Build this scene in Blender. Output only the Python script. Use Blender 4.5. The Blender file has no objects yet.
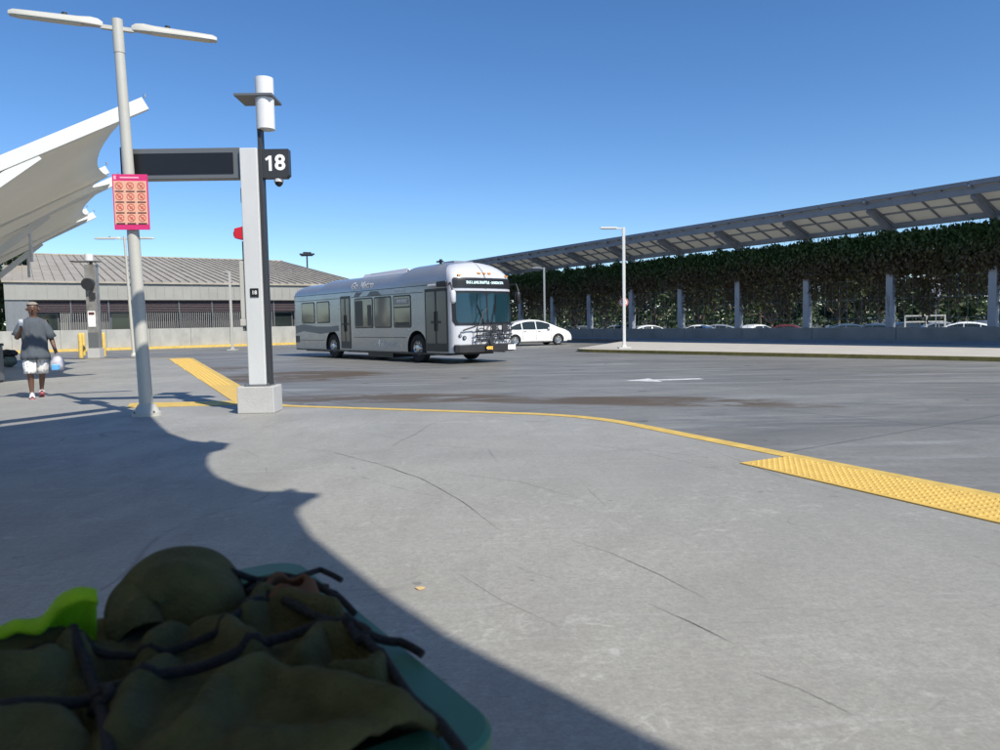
import bpy, bmesh, math, random
from mathutils import Vector, Matrix, noise
R = math.radians
# ------------------------------------------------------------------ camera, sky, sun, exposure
scene = bpy.context.scene
FPX, HC = 745.0, 1.2
PITCH, ROLL = R(4.0), R(1.03)
cam_d = bpy.data.cameras.new('camera'); cam = bpy.data.objects.new('camera', cam_d)
scene.collection.objects.link(cam); scene.camera = cam
cam_d.sensor_width = 36; cam_d.lens = FPX / 1000 * 36; cam_d.clip_end = 6000; cam_d.clip_start = 0.05
cam_d.dof.use_dof = True; cam_d.dof.focus_distance = 12; cam_d.dof.aperture_fstop = 9
cam.matrix_world = Matrix.Translation((0, 0, HC)) @ Matrix.Rotation(R(90) - PITCH, 4, 'X') @ Matrix.Rotation(-ROLL, 4, 'Z')
SUNH = Vector((0.66, -0.75)).normalized(); SUNEL = R(46)
world = bpy.data.worlds.new('World'); scene.world = world; world.use_nodes = True
wn = world.node_tree.nodes; wl = world.node_tree.links
sky = wn.new('ShaderNodeTexSky'); sky.sky_type = 'NISHITA'; sky.sun_disc = False
sky.sun_elevation = SUNEL; sky.sun_rotation = math.atan2(SUNH.x, SUNH.y)
sky.air_density = 1.0; sky.dust_density = 0.0; sky.ozone_density = 3.0; sky.altitude = 1800
wn['Background'].inputs[1].default_value = 0.105
hs = wn.new('ShaderNodeHueSaturation'); hs.inputs['Saturation'].default_value = 1.2; hs.inputs['Hue'].default_value = 0.503; wl.new(sky.outputs[0], hs.inputs['Color']); wl.new(hs.outputs[0], wn['Background'].inputs[0])
sd = bpy.data.lights.new('sun', 'SUN'); sd.energy = 3.9; sd.angle = R(0.53); sd.color = (1, 0.96, 0.85)
sun = bpy.data.objects.new('sun', sd); scene.collection.objects.link(sun)
sdir = Vector((SUNH.x * math.cos(SUNEL), SUNH.y * math.cos(SUNEL), math.sin(SUNEL)))
sun.rotation_euler = sdir.to_track_quat('Z', 'Y').to_euler(); sun.location = (10, -10, 20)
scene.view_settings.view_transform = 'Standard'; scene.view_settings.look = 'None'
scene.view_settings.exposure = 0.56; scene.view_settings.gamma = 1
scene.render.engine = 'CYCLES'
random.seed(7)

# ------------------------------------------------------------------ helpers
fw = Vector((0, math.cos(PITCH), -math.sin(PITCH))); up0 = Vector((0, math.sin(PITCH), math.cos(PITCH))); r0 = Vector((1, 0, 0))
rr = r0 * math.cos(ROLL) - up0 * math.sin(ROLL); uu = up0 * math.cos(ROLL) + r0 * math.sin(ROLL)
EYE = Vector((0, 0, HC))
def ray(x, y): return fw + rr * (x - 500) / FPX + uu * (375 - y) / FPX
def G(x, y, z=0.0):
    d = ray(x, y); return EYE + d * ((z - HC) / d.z)
def D(x, y, dist):
    d = ray(x, y); return EYE + d * (dist / d.y)

def link(o): scene.collection.objects.link(o); return o
def tag(o, label=None, cat=None, group=None, kind=None):
    if label: o['label'] = label
    if cat: o['category'] = cat
    if group: o['group'] = group
    if kind: o['kind'] = kind
    return o
def empty(name, loc=(0, 0, 0), rz=0):
    o = bpy.data.objects.new(name, None); o.location = loc; o.rotation_euler = (0, 0, rz); o.empty_display_size = 0.1
    return link(o)
def copy_tree(o, parent=None):
    c = o.copy(); link(c); c.parent = parent
    for ch in list(o.children): copy_tree(ch, c)
    return c

class MB:
    def __init__(s): s.v = []; s.f = []; s.m = []
    def add(s, vs, fs, mi=0, M=None):
        b = len(s.v)
        s.v += [tuple(M @ Vector(v)) if M else tuple(v) for v in vs]
        s.f += [tuple(b + i for i in f) for f in fs]; s.m += [mi] * len(fs); return s
    def box(s, x0, x1, y0, y1, z0, z1, mi=0, M=None):
        vs = [(x, y, z) for z in (z0, z1) for y in (y0, y1) for x in (x0, x1)]
        return s.add(vs, [(0, 2, 3, 1), (4, 5, 7, 6), (0, 1, 5, 4), (2, 6, 7, 3), (0, 4, 6, 2), (1, 3, 7, 5)], mi, M)
    def bar(s, a, b, w, h=None, mi=0, up=(0, 0, 1)):
        a = Vector(a); b = Vector(b); h = h or w; d = (b - a).normalized(); u = Vector(up)
        if abs(d.dot(u)) > .97: u = Vector((0, 1, 0)) if abs(d.y) < .9 else Vector((1, 0, 0))
        x = d.cross(u).normalized(); y = x.cross(d)
        vs = [p + x * sx * w / 2 + y * sy * h / 2 for p in (a, b) for sx, sy in ((-1, -1), (1, -1), (1, 1), (-1, 1))]
        return s.add(vs, [(3, 2, 1, 0), (4, 5, 6, 7), (0, 1, 5, 4), (1, 2, 6, 5), (2, 3, 7, 6), (3, 0, 4, 7)], mi)
    def tube(s, pts, r, n=8, mi=0, cap=True):
        pts = [Vector(p) for p in pts]; rs = r if isinstance(r, (list, tuple)) else [r] * len(pts)
        b = len(s.v); prev = None
        for i, p in enumerate(pts):
            t = (pts[min(i + 1, len(pts) - 1)] - pts[max(i - 1, 0)]).normalized()
            if prev is None: x = t.orthogonal().normalized()
            else: x = (prev - t * prev.dot(t)).normalized()
            prev = x; y = t.cross(x)
            for k in range(n):
                a = 2 * math.pi * k / n; s.v.append(tuple(p + (x * math.cos(a) + y * math.sin(a)) * rs[i]))
        for i in range(len(pts) - 1):
            for k in range(n):
                k2 = (k + 1) % n
                s.f.append((b + i * n + k, b + i * n + k2, b + (i + 1) * n + k2, b + (i + 1) * n + k)); s.m.append(mi)
        if cap:
            s.f.append(tuple(b + k for k in reversed(range(n)))); s.f.append(tuple(b + (len(pts) - 1) * n + k for k in range(n))); s.m += [mi, mi]
        return s
    def grid(s, rows, mi=0, closed=False):
        b = len(s.v); n = len(rows[0])
        for r_ in rows: s.v += [tuple(p) for p in r_]
        for i in range(len(rows) - 1):
            for k in range(n if closed else n - 1):
                k2 = (k + 1) % n
                s.f.append((b + i * n + k, b + i * n + k2, b + (i + 1) * n + k2, b + (i + 1) * n + k)); s.m.append(mi)
        return s
    def poly(s, pts, z0, z1, mi=0, M=None):
        n = len(pts); vs = [(p[0], p[1], z0) for p in pts] + [(p[0], p[1], z1) for p in pts]
        return s.add(vs, [tuple(reversed(range(n))), tuple(range(n, 2 * n))] + [(i, (i + 1) % n, n + (i + 1) % n, n + i) for i in range(n)], mi, M)
    def build(s, name, mats, parent=None, smooth=False, bevel=0, auto=None, solid=0, fixn=True):
        me = bpy.data.meshes.new(name); me.from_pydata(s.v, [], s.f)
        mats = mats if isinstance(mats, (list, tuple)) else [mats]
        for m in mats: me.materials.append(m)
        for p, mi in zip(me.polygons, s.m): p.material_index = mi; p.use_smooth = smooth
        if fixn:
            bm = bmesh.new(); bm.from_mesh(me); bmesh.ops.recalc_face_normals(bm, faces=bm.faces); bm.to_mesh(me); bm.free()
        me.update()
        o = link(bpy.data.objects.new(name, me))
        if parent: o.parent = parent
        if solid:
            m = o.modifiers.new('solid', 'SOLIDIFY'); m.thickness = solid; m.offset = 0
        if bevel:
            m = o.modifiers.new('bevel', 'BEVEL'); m.width = bevel; m.segments = 2; m.limit_method = 'ANGLE'; m.angle_limit = R(40)
        if auto is not None:
            for p in me.polygons: p.use_smooth = True
            for e_ in me.edges: pass
            me.set_sharp_from_angle(angle=R(auto))
        return o
def rrect(w, h, r, n=5):
    pts = []
    for cx, cy, a0 in ((w / 2 - r, h / 2 - r, 0), (-w / 2 + r, h / 2 - r, 90), (-w / 2 + r, -h / 2 + r, 180), (w / 2 - r, -h / 2 + r, 270)):
        for k in range(n): a = R(a0 + 90 * k / (n - 1)); pts.append((cx + r * math.cos(a), cy + r * math.sin(a)))
    return pts
def text_obj(body, size, name, mat, M, parent=None, depth=0.003, bold=0.0, sx=1.0, align='CENTER'):
    cu = bpy.data.curves.new('t', 'FONT'); cu.body = body; cu.size = size; cu.extrude = depth; cu.offset = bold
    cu.align_x = align; cu.align_y = 'CENTER'; cu.resolution_u = 3
    t = bpy.data.objects.new('t', cu); link(t); bpy.context.view_layer.update()
    me = bpy.data.meshes.new_from_object(t.evaluated_get(bpy.context.evaluated_depsgraph_get()))
    bpy.data.objects.remove(t); me.transform(M @ Matrix.Diagonal((sx, 1, 1, 1))); me.materials.clear(); me.materials.append(mat); me.name = name
    o = link(bpy.data.objects.new(name, me)); o.parent = parent
    return o

# ------------------------------------------------------------------ materials
def mat(name, col, rough=0.6, metal=0.0, var=0.0, scale=5.0, bump=0.0, bscale=None, spec=0.5, col2=None, emis=None, coat=0, trans=0, sheen=0, stretch=None, coords='Object'):
    m = bpy.data.materials.new(name); m.use_nodes = True; nt = m.node_tree; n = nt.nodes; l = nt.links
    b = n['Principled BSDF']; b.inputs['Base Color'].default_value = (*col, 1); b.inputs['Roughness'].default_value = rough
    b.inputs['Metallic'].default_value = metal; b.inputs['Specular IOR Level'].default_value = spec
    if coat: b.inputs['Coat Weight'].default_value = coat; b.inputs['Coat Roughness'].default_value = 0.08
    if sheen: b.inputs['Sheen Weight'].default_value = sheen; b.inputs['Sheen Roughness'].default_value = .5
    if emis: b.inputs['Emission Color'].default_value = (*emis[:3], 1); b.inputs['Emission Strength'].default_value = emis[3]
    if var or bump:
        tc = n.new('ShaderNodeTexCoord'); mp = n.new('ShaderNodeMapping'); l.new(tc.outputs[coords], mp.inputs[0])
        if stretch: mp.inputs['Scale'].default_value = stretch
        nz = n.new('ShaderNodeTexNoise'); nz.inputs['Scale'].default_value = scale; nz.inputs['Detail'].default_value = 8; nz.inputs['Roughness'].default_value = .62
        l.new(mp.outputs[0], nz.inputs[0])
        if var:
            mx = n.new('ShaderNodeMix'); mx.data_type = 'RGBA'
            c2 = col2 or tuple(c * (1 - var) for c in col); c1 = col if col2 else tuple(min(1, c * (1 + var)) for c in col)
            mx.inputs[6].default_value = (*c1, 1); mx.inputs[7].default_value = (*c2, 1)
            rp = n.new('ShaderNodeMapRange'); rp.inputs[1].default_value = .3; rp.inputs[2].default_value = .7
            l.new(nz.outputs[0], rp.inputs[0]); l.new(rp.outputs[0], mx.inputs[0]); l.new(mx.outputs[2], b.inputs['Base Color'])
            rr_ = n.new('ShaderNodeMapRange'); rr_.inputs[3].default_value = max(0, rough - .1); rr_.inputs[4].default_value = min(1, rough + .12)
            l.new(nz.outputs[0], rr_.inputs[0]); l.new(rr_.outputs[0], b.inputs['Roughness'])
        if bump:
            bp = n.new('ShaderNodeBump'); bp.inputs['Strength'].default_value = bump; bp.inputs['Distance'].default_value = .02
            if bscale:
                n2 = n.new('ShaderNodeTexNoise'); n2.inputs['Scale'].default_value = bscale; n2.inputs['Detail'].default_value = 4; l.new(mp.outputs[0], n2.inputs[0]); l.new(n2.outputs[0], bp.inputs['Height'])
            else: l.new(nz.outputs[0], bp.inputs['Height'])
            l.new(bp.outputs[0], b.inputs['Normal'])
    if trans:
        t = n.new('ShaderNodeBsdfTranslucent'); t.inputs[0].default_value = (*col, 1); ms = n.new('ShaderNodeMixShader'); ms.inputs[0].default_value = trans
        l.new(b.outputs[0], ms.inputs[1]); l.new(t.outputs[0], ms.inputs[2]); l.new(ms.outputs[0], n['Material Output'].inputs[0])
    return m
class NT:
    """small node-graph writer for the ground materials"""
    def __init__(s, name):
        s.m = bpy.data.materials.new(name); s.m.use_nodes = True; s.n = s.m.node_tree.nodes; s.l = s.m.node_tree.links; s.b = s.n['Principled BSDF']
        s.tc = s.n.new('ShaderNodeTexCoord').outputs['Object']
    def noise(s, scale, detail=6, rough=.6, stretch=None, rot=0, dist=0, off=0):
        mp = s.n.new('ShaderNodeMapping'); s.l.new(s.tc, mp.inputs[0])
        mp.inputs['Rotation'].default_value = (0, 0, rot); mp.inputs['Location'].default_value = (off, off, 0)
        if stretch: mp.inputs['Scale'].default_value = stretch
        t = s.n.new('ShaderNodeTexNoise'); t.inputs['Scale'].default_value = scale; t.inputs['Detail'].default_value = detail; t.inputs['Roughness'].default_value = rough; t.inputs['Distortion'].default_value = dist
        s.l.new(mp.outputs[0], t.inputs[0]); return t.outputs[0]
    def rng(s, x, a, b, c=0, d=1):
        r_ = s.n.new('ShaderNodeMapRange'); r_.inputs[1].default_value = a; r_.inputs[2].default_value = b; r_.inputs[3].default_value = c; r_.inputs[4].default_value = d; s.l.new(x, r_.inputs[0]); return r_.outputs[0]
    def math(s, op, a, b=None, c=None):
        m = s.n.new('ShaderNodeMath'); m.operation = op
        for i, v in enumerate((a, b, c)):
            if v is None: continue
            if isinstance(v, (int, float)): m.inputs[i].default_value = v
            else: s.l.new(v, m.inputs[i])
        return m.outputs[0]
    def mix(s, f, a, b):
        m = s.n.new('ShaderNodeMix'); m.data_type = 'RGBA'
        for i, v in ((0, f), (6, a), (7, b)):
            if isinstance(v, tuple): m.inputs[i].default_value = (*v, 1)
            elif isinstance(v, (int, float)): m.inputs[i].default_value = v
            else: s.l.new(v, m.inputs[i])
        return m.outputs[2]
    def blob(s, cx, cy, rx, ry, rot, edge=.35):
        mp = s.n.new('ShaderNodeMapping'); mp.vector_type = 'TEXTURE'; mp.inputs['Location'].default_value = (cx, cy, 0); mp.inputs['Rotation'].default_value = (0, 0, rot); mp.inputs['Scale'].default_value = (rx, ry, 1000)
        s.l.new(s.tc, mp.inputs[0]); v = s.n.new('ShaderNodeVectorMath'); v.operation = 'LENGTH'; s.l.new(mp.outputs[0], v.inputs[0])
        return s.rng(v.outputs['Value'], 1 + edge, 1 - edge, 0, 1)
    def bump(s, h, strength=.3, dist=.01):
        b = s.n.new('ShaderNodeBump'); b.inputs['Strength'].default_value = strength; b.inputs['Distance'].default_value = dist; s.l.new(h, b.inputs['Height']); s.l.new(b.outputs[0], s.b.inputs['Normal'])

def concrete_platform():
    t = NT('platform_concrete')
    big = t.noise(.35, 6, .6, dist=.6); mid = t.noise(2.2, 8, .7, (1, .45, 1), R(60)); fine = t.noise(60, 5, .7); streak = t.noise(3, 6, .75, (.25, 2.2, 1), R(28), dist=.8)
    c = t.mix(t.rng(big, .35, .65), (.30, .29, .262), (.42, .406, .368))
    c = t.mix(t.math('MULTIPLY', t.rng(mid, .45, .68), .5), c, (.24, .232, .225))
    c = t.mix(t.math('MULTIPLY', t.rng(streak, .56, .72), .55), c, (.48, .465, .45))
    c = t.mix(t.math('MULTIPLY', t.rng(fine, .35, .62), .42), c, (.19, .18, .168))
    # pale scuffed patches
    sc = t.noise(7, 8, .75, dist=1.2, off=4); sm = t.rng(t.noise(.7, 3, .5, off=9), .46, .58)
    c = t.mix(t.math('MULTIPLY', t.math('MULTIPLY', t.rng(sc, .54, .68), sm), .38), c, (.6, .59, .57))
    c = t.mix(t.math('MULTIPLY', t.rng(t.noise(11, 7, .8, (1, .3, 1), R(35), off=20), .64, .70), .5), c, (.15, .145, .14))
    grain = t.noise(24, 6, .8, off=31)
    c = t.mix(t.math('MULTIPLY', t.rng(grain, .42, .60), .42), c, (.20, .19, .178))
    for sc_, st, ro_, of_, wd, k in ((.55, (1, .5, 1), 40, 3, .0035, .55), (1.3, (.5, 1, 1), 15, 17, .004, .30), (2.6, (1, .35, 1), 60, 41, .004, .2), (1.0, (.35, 1, 1), -30, 53, .003, .25)):
        n_ = t.noise(sc_, 1.5, .35, st, R(ro_), dist=.5, off=of_); ln = t.rng(t.math('ABSOLUTE', t.math('SUBTRACT', n_, .5)), 0, wd, 1, 0)
        gate = t.rng(t.noise(sc_ * 1.9, 4, .6, off=of_ + 5), .50, .58); c = t.mix(t.math('MULTIPLY', t.math('MULTIPLY', ln, gate), k), c, (.11, .105, .10))
    c = t.mix(t.math('MULTIPLY', t.rng(t.noise(6, 3, .5, off=71), .73, .76), .6), c, (.13, .125, .12))
    t.l.new(c, t.b.inputs['Base Color']); t.l.new(t.rng(mid, .3, .7, .5, .72), t.b.inputs['Roughness'])
    t.b.inputs['Specular IOR Level'].default_value = .45
    t.bump(t.math('ADD', t.math('MULTIPLY', fine, .5), t.math('MULTIPLY', streak, .6)), .35, .006); return t.m
def concrete_road():
    t = NT('road_concrete')
    big = t.noise(.16, 6, .6, (1, 1.6, 1), R(32), dist=.7); mid = t.noise(.8, 8, .75, (.6, 1.0, 1), R(35), dist=.5); fine = t.noise(45, 5, .7); streak = t.noise(.55, 7, .7, (.35, 1.1, 1), R(-28), dist=.9)
    c = t.mix(t.rng(big, .35, .65), (.165, .157, .138), (.28, .268, .24))
    c = t.mix(t.math('MULTIPLY', t.rng(mid, .42, .62), .6), c, (.15, .147, .142))
    c = t.mix(t.math('MULTIPLY', t.rng(streak, .52, .62), .6), c, (.105, .103, .10))
    c = t.mix(t.math('MULTIPLY', t.rng(t.noise(1.1, 7, .7, (.2, 1.8, 1), R(-12), off=13), .54, .66), .6), c, (.38, .375, .37))
    c = t.mix(t.math('MULTIPLY', t.rng(fine, .3, .7), .25), c, (.12, .115, .11))
    c = t.mix(t.math('MULTIPLY', t.rng(t.noise(14, 6, .8, off=31), .45, .62), .3), c, (.11, .105, .10)); c = t.mix(t.math('MULTIPLY', t.rng(t.noise(1.7, 3, .5, off=77), .70, .72), .7), c, (.06, .058, .055))
    # square slab joints on the bay grid
    mp = t.n.new('ShaderNodeMapping'); mp.inputs['Rotation'].default_value = (0, 0, R(-33)); t.l.new(t.tc, mp.inputs[0]); sp = t.n.new('ShaderNodeSeparateXYZ'); t.l.new(mp.outputs[0], sp.inputs[0])
    for o_ in (0, 1):
        f = t.math('FRACT', t.math('MULTIPLY', sp.outputs[o_], 1 / 4.6)); d = t.math('ABSOLUTE', t.math('SUBTRACT', f, .5))
        c = t.mix(t.math('MULTIPLY', t.rng(d, .495, .498), .55), c, (.06, .058, .056))
    edge = t.noise(.9, 8, .72, (.6, 1.3, 1), R(-15), dist=1.0, off=3)
    # rusty brown stains in front of the bus
    for cx, cy, rx, ry, ro, k in ((-5.4, 20.0, 2.2, 2.2, -35, .95), (-2.0, 13.5, 2.4, .8, -8, .9), (1.0, 12.6, 1.5, .6, -12, .85), (2.6, 12.2, 1.9, .75, -14, .85), (-9.5, 24, 1.8, 1.6, -20, .7), (4.2, 11.3, .9, .35, -20, .6)):
        msk = t.math('MULTIPLY', t.blob(cx, cy, rx, ry, R(ro), .14), t.rng(edge, .40, .47)); c = t.mix(t.math('MULTIPLY', msk, k), c, (.10, .066, .028))
    t.l.new(c, t.b.inputs['Base Color']); t.l.new(t.rng(mid, .3, .7, .42, .62), t.b.inputs['Roughness'])
    t.bump(t.math('ADD', fine, mid), .25, .006); return t.m
M_PLAT = concrete_platform(); M_ROAD = concrete_road()
M_GROUND = mat('parking_asphalt', (.10, .098, .094), .9, var=.25, scale=.4)
M_ISLAND = mat('island_concrete', (.46, .42, .37), .8, var=.12, scale=1.2, bump=.2, bscale=30)
M_YEL = mat('yellow_kerb_paint', (.62, .42, .10), .6, var=.2, scale=7, bump=.2, bscale=60)
M_TACT = mat('yellow_tactile_tile', (.66, .43, .10), .6, var=.1, scale=5, bump=.1, bscale=60)
M_KERB = mat('kerb_concrete', (.2, .195, .185), .8, var=.2, scale=4)
M_WPAINT = mat('worn_white_road_paint', (.55, .55, .54), .7, var=.3, scale=6)
M_CRACK = mat('crack_dirt', (.085, .082, .08), .9)
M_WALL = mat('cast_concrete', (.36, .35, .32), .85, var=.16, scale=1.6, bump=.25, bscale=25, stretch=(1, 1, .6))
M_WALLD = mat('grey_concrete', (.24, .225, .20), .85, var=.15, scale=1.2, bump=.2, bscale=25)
M_BLOCK = mat('base_block_concrete', (.44, .43, .42), .8, var=.08, scale=3, bump=.2, bscale=40)
M_WPOLE = mat('cream_powder_coat', (.47, .455, .41), .42, var=.05, scale=2)
M_WSTEEL = mat('white_painted_steel', (.63, .62, .59), .4, var=.04, scale=2)
M_CSTEEL = mat('column_light_grey', (.57, .57, .57), .42, var=.09, scale=1.5, stretch=(1, 1, .3))
M_GSTEEL = mat('blue_grey_steel', (.17, .19, .23), .45, var=.12, scale=2)
M_LSTEEL = mat('grey_pillar_steel', (.27, .285, .31), .45, var=.1, scale=1.5)
M_DARK = mat('charcoal_metal', (.035, .037, .042), .45, var=.1, scale=3)
M_GREYM = mat('mid_grey_metal', (.16, .165, .17), .4, .3)
M_BLACK = mat('black_screen', (.012, .012, .013), .35)
M_RUBBER = mat('tyre_rubber', (.018, .018, .018), .85)
M_LENS = mat('lamp_lens', (.55, .52, .42), .3)
M_LANT = mat('white_acrylic', (.82, .82, .82), .3, trans=.15)
M_TEXTW = mat('white_lettering', (.85, .85, .85), .5)
M_RED = mat('red_alarm_plastic', (.55, .02, .035), .35)
M_PINK = mat('magenta_sign_face', (.62, .03, .16), .5)
M_SALMON = mat('salmon_sign_face', (.74, .40, .28), .5)
M_REDL = mat('red_sign_ink', (.60, .14, .10), .5)
M_INK = mat('dark_sign_ink', (.10, .03, .03), .6)
M_MEMB = mat('tensile_membrane', (.78, .75, .67), .7, var=.05, scale=.8, trans=.33)
M_ROOF = mat('standing_seam_metal', (.38, .335, .27), .5, .05, var=.2, scale=.7, stretch=(1, 1, 1))
M_FASC = mat('pale_metal_panel', (.32, .31, .28), .5, .05, var=.08, scale=.9)
M_LOUV = mat('maroon_louvre', (.12, .085, .09), .55)
M_SLAT = mat('grey_slat', (.22, .21, .2), .5)
M_GLASSD = mat('dark_glazing', (.02, .028, .026), .08, coat=.3)
M_PANEL = mat('translucent_roof_panel', (.55, .54, .50), .55, trans=.45)
M_CHROME = mat('brushed_metal', (.55, .55, .56), .3, .9)

def leaf_mat(name, cols, zr=None, trans=.25):
    m = bpy.data.materials.new(name); m.use_nodes = True; n = m.node_tree.nodes; l = m.node_tree.links; b = n['Principled BSDF']
    b.inputs['Roughness'].default_value = .6
    g = n.new('ShaderNodeNewGeometry'); tc = n.new('ShaderNodeTexCoord')
    rp = n.new('ShaderNodeValToRGB'); rp.color_ramp.elements[0].color = (*cols[0], 1); rp.color_ramp.elements[1].color = (*cols[1], 1)
    e = rp.color_ramp.elements.new(.5); e.color = (*[(a + b_) / 2 for a, b_ in zip(cols[0], cols[1])], 1)
    l.new(g.outputs['Random Per Island'], rp.inputs[0]); out = rp.outputs[0]
    if zr:   # greener at the top of the screen, browner dry growth below
        rp2 = n.new('ShaderNodeValToRGB'); rp2.color_ramp.elements[0].color = (*cols[2], 1); rp2.color_ramp.elements[1].color = (*cols[3], 1); l.new(g.outputs['Random Per Island'], rp2.inputs[0])
        sp = n.new('ShaderNodeSeparateXYZ'); l.new(tc.outputs['Object'], sp.inputs[0]); nz = n.new('ShaderNodeTexNoise'); nz.inputs['Scale'].default_value = .45; l.new(tc.outputs['Object'], nz.inputs[0])
        a = n.new('ShaderNodeMath'); a.operation = 'MULTIPLY_ADD'; l.new(nz.outputs[0], a.inputs[0]); a.inputs[1].default_value = 3.2; l.new(sp.outputs[2], a.inputs[2])
        r_ = n.new('ShaderNodeMapRange'); r_.inputs[1].default_value = zr[0] + 1.6; r_.inputs[2].default_value = zr[1] + 1.6; l.new(a.outputs[0], r_.inputs[0])
        mx = n.new('ShaderNodeMix'); mx.data_type = 'RGBA'; l.new(r_.outputs[0], mx.inputs[0]); l.new(rp2.outputs[0], mx.inputs[6]); l.new(out, mx.inputs[7]); out = mx.outputs[2]
    l.new(out, b.inputs['Base Color'])
    t = n.new('ShaderNodeBsdfTranslucent'); l.new(out, t.inputs[0]); ms = n.new('ShaderNodeMixShader'); ms.inputs[0].default_value = trans
    l.new(b.outputs[0], ms.inputs[1]); l.new(t.outputs[0], ms.inputs[2]); l.new(ms.outputs[0], n['Material Output'].inputs[0]); return m
M_VINE = leaf_mat('vine_leaves', [(.018, .055, .014), (.05, .11, .028), (.060, .042, .022), (.13, .10, .045)], (2.9, 4.3), .3)
M_TREE = leaf_mat('tree_leaves', [(.05, .09, .02), (.12, .15, .04)], None, .35)
M_TREED = leaf_mat('dark_tree_leaves', [(.03, .06, .02), (.07, .10, .035)], None, .25)
M_BARK = mat('bark', (.14, .11, .08), .9, var=.3, scale=4)

# ------------------------------------------------------------------ ground, road, platform, island
CD = Vector((-.536, .844, 0)); CN = Vector((-.844, -.536, 0))   # canopy line / its normal towards us
gnd = MB(); gnd.add([(-2500, -800, -.72), (2500, -800, -.72), (2500, 4500, -.72), (-2500, 4500, -.72)], [(0, 1, 2, 3)]); tag(gnd.build('ground', M_GROUND), kind='structure')
rd = MB(); rd.poly([(-120, -30), (56.9, -30.3), (-19.6, 90), (-120, 90)], -.70, -.13); tag(rd.build('road', M_ROAD), kind='structure')
e0, e1, e2, e3, e4, e5 = G(1000, 494), G(594, 414.8), G(280, 405), G(240, 385), G(192, 357.5), G(0, 360.5)
dS = (e0 - e1).normalized(); eA = e0 + dS * 14; eL = e5 + (e5 - e4).normalized() * 35
# kerb corners rounded slightly
def round_corner(a, b, c, r, n=6):
    u = (a - b).normalized(); v = (c - b).normalized(); p = b + u * r; q = b + v * r
    return [p * (1 - t) ** 2 + b * 2 * t * (1 - t) + q * t * t for t in [k / n for k in range(n + 1)]]
edge = [eA, e0] + round_corner(e0, e1, e2, 1.0) + round_corner(e1, e2, e3, .5) + [e3] + round_corner(e3, e4, e5, 1.2) + [e5, eL]
pl = MB(); outl = [Vector((-70, -20, 0))] + [Vector((eA.x, -20, 0))] + edge + [Vector((-70, eL.y, 0))]
pl.poly([(p.x, p.y) for p in reversed(outl)], -.155, 0); tag(pl.build('platform', M_PLAT), kind='structure')
def offset_line(pts, d):
    out = []
    for i, p in enumerate(pts):
        a = pts[max(i - 1, 0)]; b = pts[min(i + 1, len(pts) - 1)]; t = (b - a).normalized(); out.append(p + Vector((-t.y, t.x, 0)) * d)
    return out
def ribbon(pts, w0, w1, z, thick=None):
    a = offset_line(pts, w0); b = offset_line(pts, w1); m = MB()
    za = [Vector((p.x, p.y, z)) for p in a]; zb = [Vector((p.x, p.y, z)) for p in b]; m.grid([za, zb]); return m
# painted kerb edge: top stripe and outer face
kb = ribbon(edge, .015, .19, .004)
fo = offset_line(edge, -.006); kb.grid([[Vector((p.x, p.y, .004)) for p in offset_line(edge, .015)], [Vector((p.x, p.y, -.01)) for p in fo], [Vector((p.x, p.y, -.127)) for p in fo]])
tag(kb.build('kerb_line', M_YEL), kind='structure')
# island on the right
i0, i1 = G(572, 349), G(1000, 357); dI = (i1 - i0).normalized(); iR = i1 + dI * 22
W1 = G(1000, 345); W0 = W1 + CD * 40; WR = W1 - CD * 26
def wl_pt(t): return W1 + CD * t
tip = i0 - dI * .3
ifar = wl_pt(20.5) + CN * .35; isl_edge = [iR, i1] + round_corner(i1, i0, ifar, 1.3, 10) + [i0.lerp(ifar, .5) , ifar]
iend = isl_edge[-1]
back = wl_pt(21) ; ml = MB()
ml.poly([(p.x, p.y) for p in reversed(isl_edge + [back + CN * .05, WR + CN * .05 ])], -.155, 0)
tag(ml.build('island', M_ISLAND), kind='structure')
ik = ribbon(isl_edge, -.012, -.03, .003); fo = offset_line(isl_edge, .006); ik.grid([[Vector((p.x, p.y, .003)) for p in offset_line(isl_edge, -.012)], [Vector((p.x, p.y, -.01)) for p in fo], [Vector((p.x, p.y, -.127)) for p in fo]])
tag(ik.build('island_kerb', mat('worn_yellow_kerb', (.30, .23, .06), .7, var=.3, scale=5)), kind='structure')
# far yellow kerb in front of the building wall is added with the wall
# tactile strips (real truncated domes on the near one)
def inside(p, poly):
    c = False
    for a, b in zip(poly, poly[1:] + poly[:1]):
        if (a.y > p.y) != (b.y > p.y) and p.x < (b.x - a.x) * (p.y - a.y) / (b.y - a.y) + a.x: c = not c
    return c
def dome(m, c, r, h, n=7):
    vs = []; 
    for rr_, z in ((r, 0), (r * .55, h)):
        vs += [(c.x + rr_ * math.cos(2 * math.pi * k / n), c.y + rr_ * math.sin(2 * math.pi * k / n), c.z + z) for k in range(n)]
    m.add(vs, [(k, (k + 1) % n, n + (k + 1) % n, n + k) for k in range(n)] + [tuple(range(n, 2 * n))])
nrm = Vector((-dS.y, dS.x, 0)); nrm = nrm if nrm.dot(Vector((-1, 0, 0))) > 0 else -nrm
a0 = e0 - dS * ((e0 - G(798, 456)).length); A = a0 + nrm * .16; TW = .66
tp = [A, A + dS * 14, A + dS * 14 + nrm * TW, A + nrm * TW - dS * (-.05)]
tp[3] = G(740, 463.6)
tm = MB(); tm.poly([(p.x, p.y) for p in tp], .002, .009)
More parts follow.
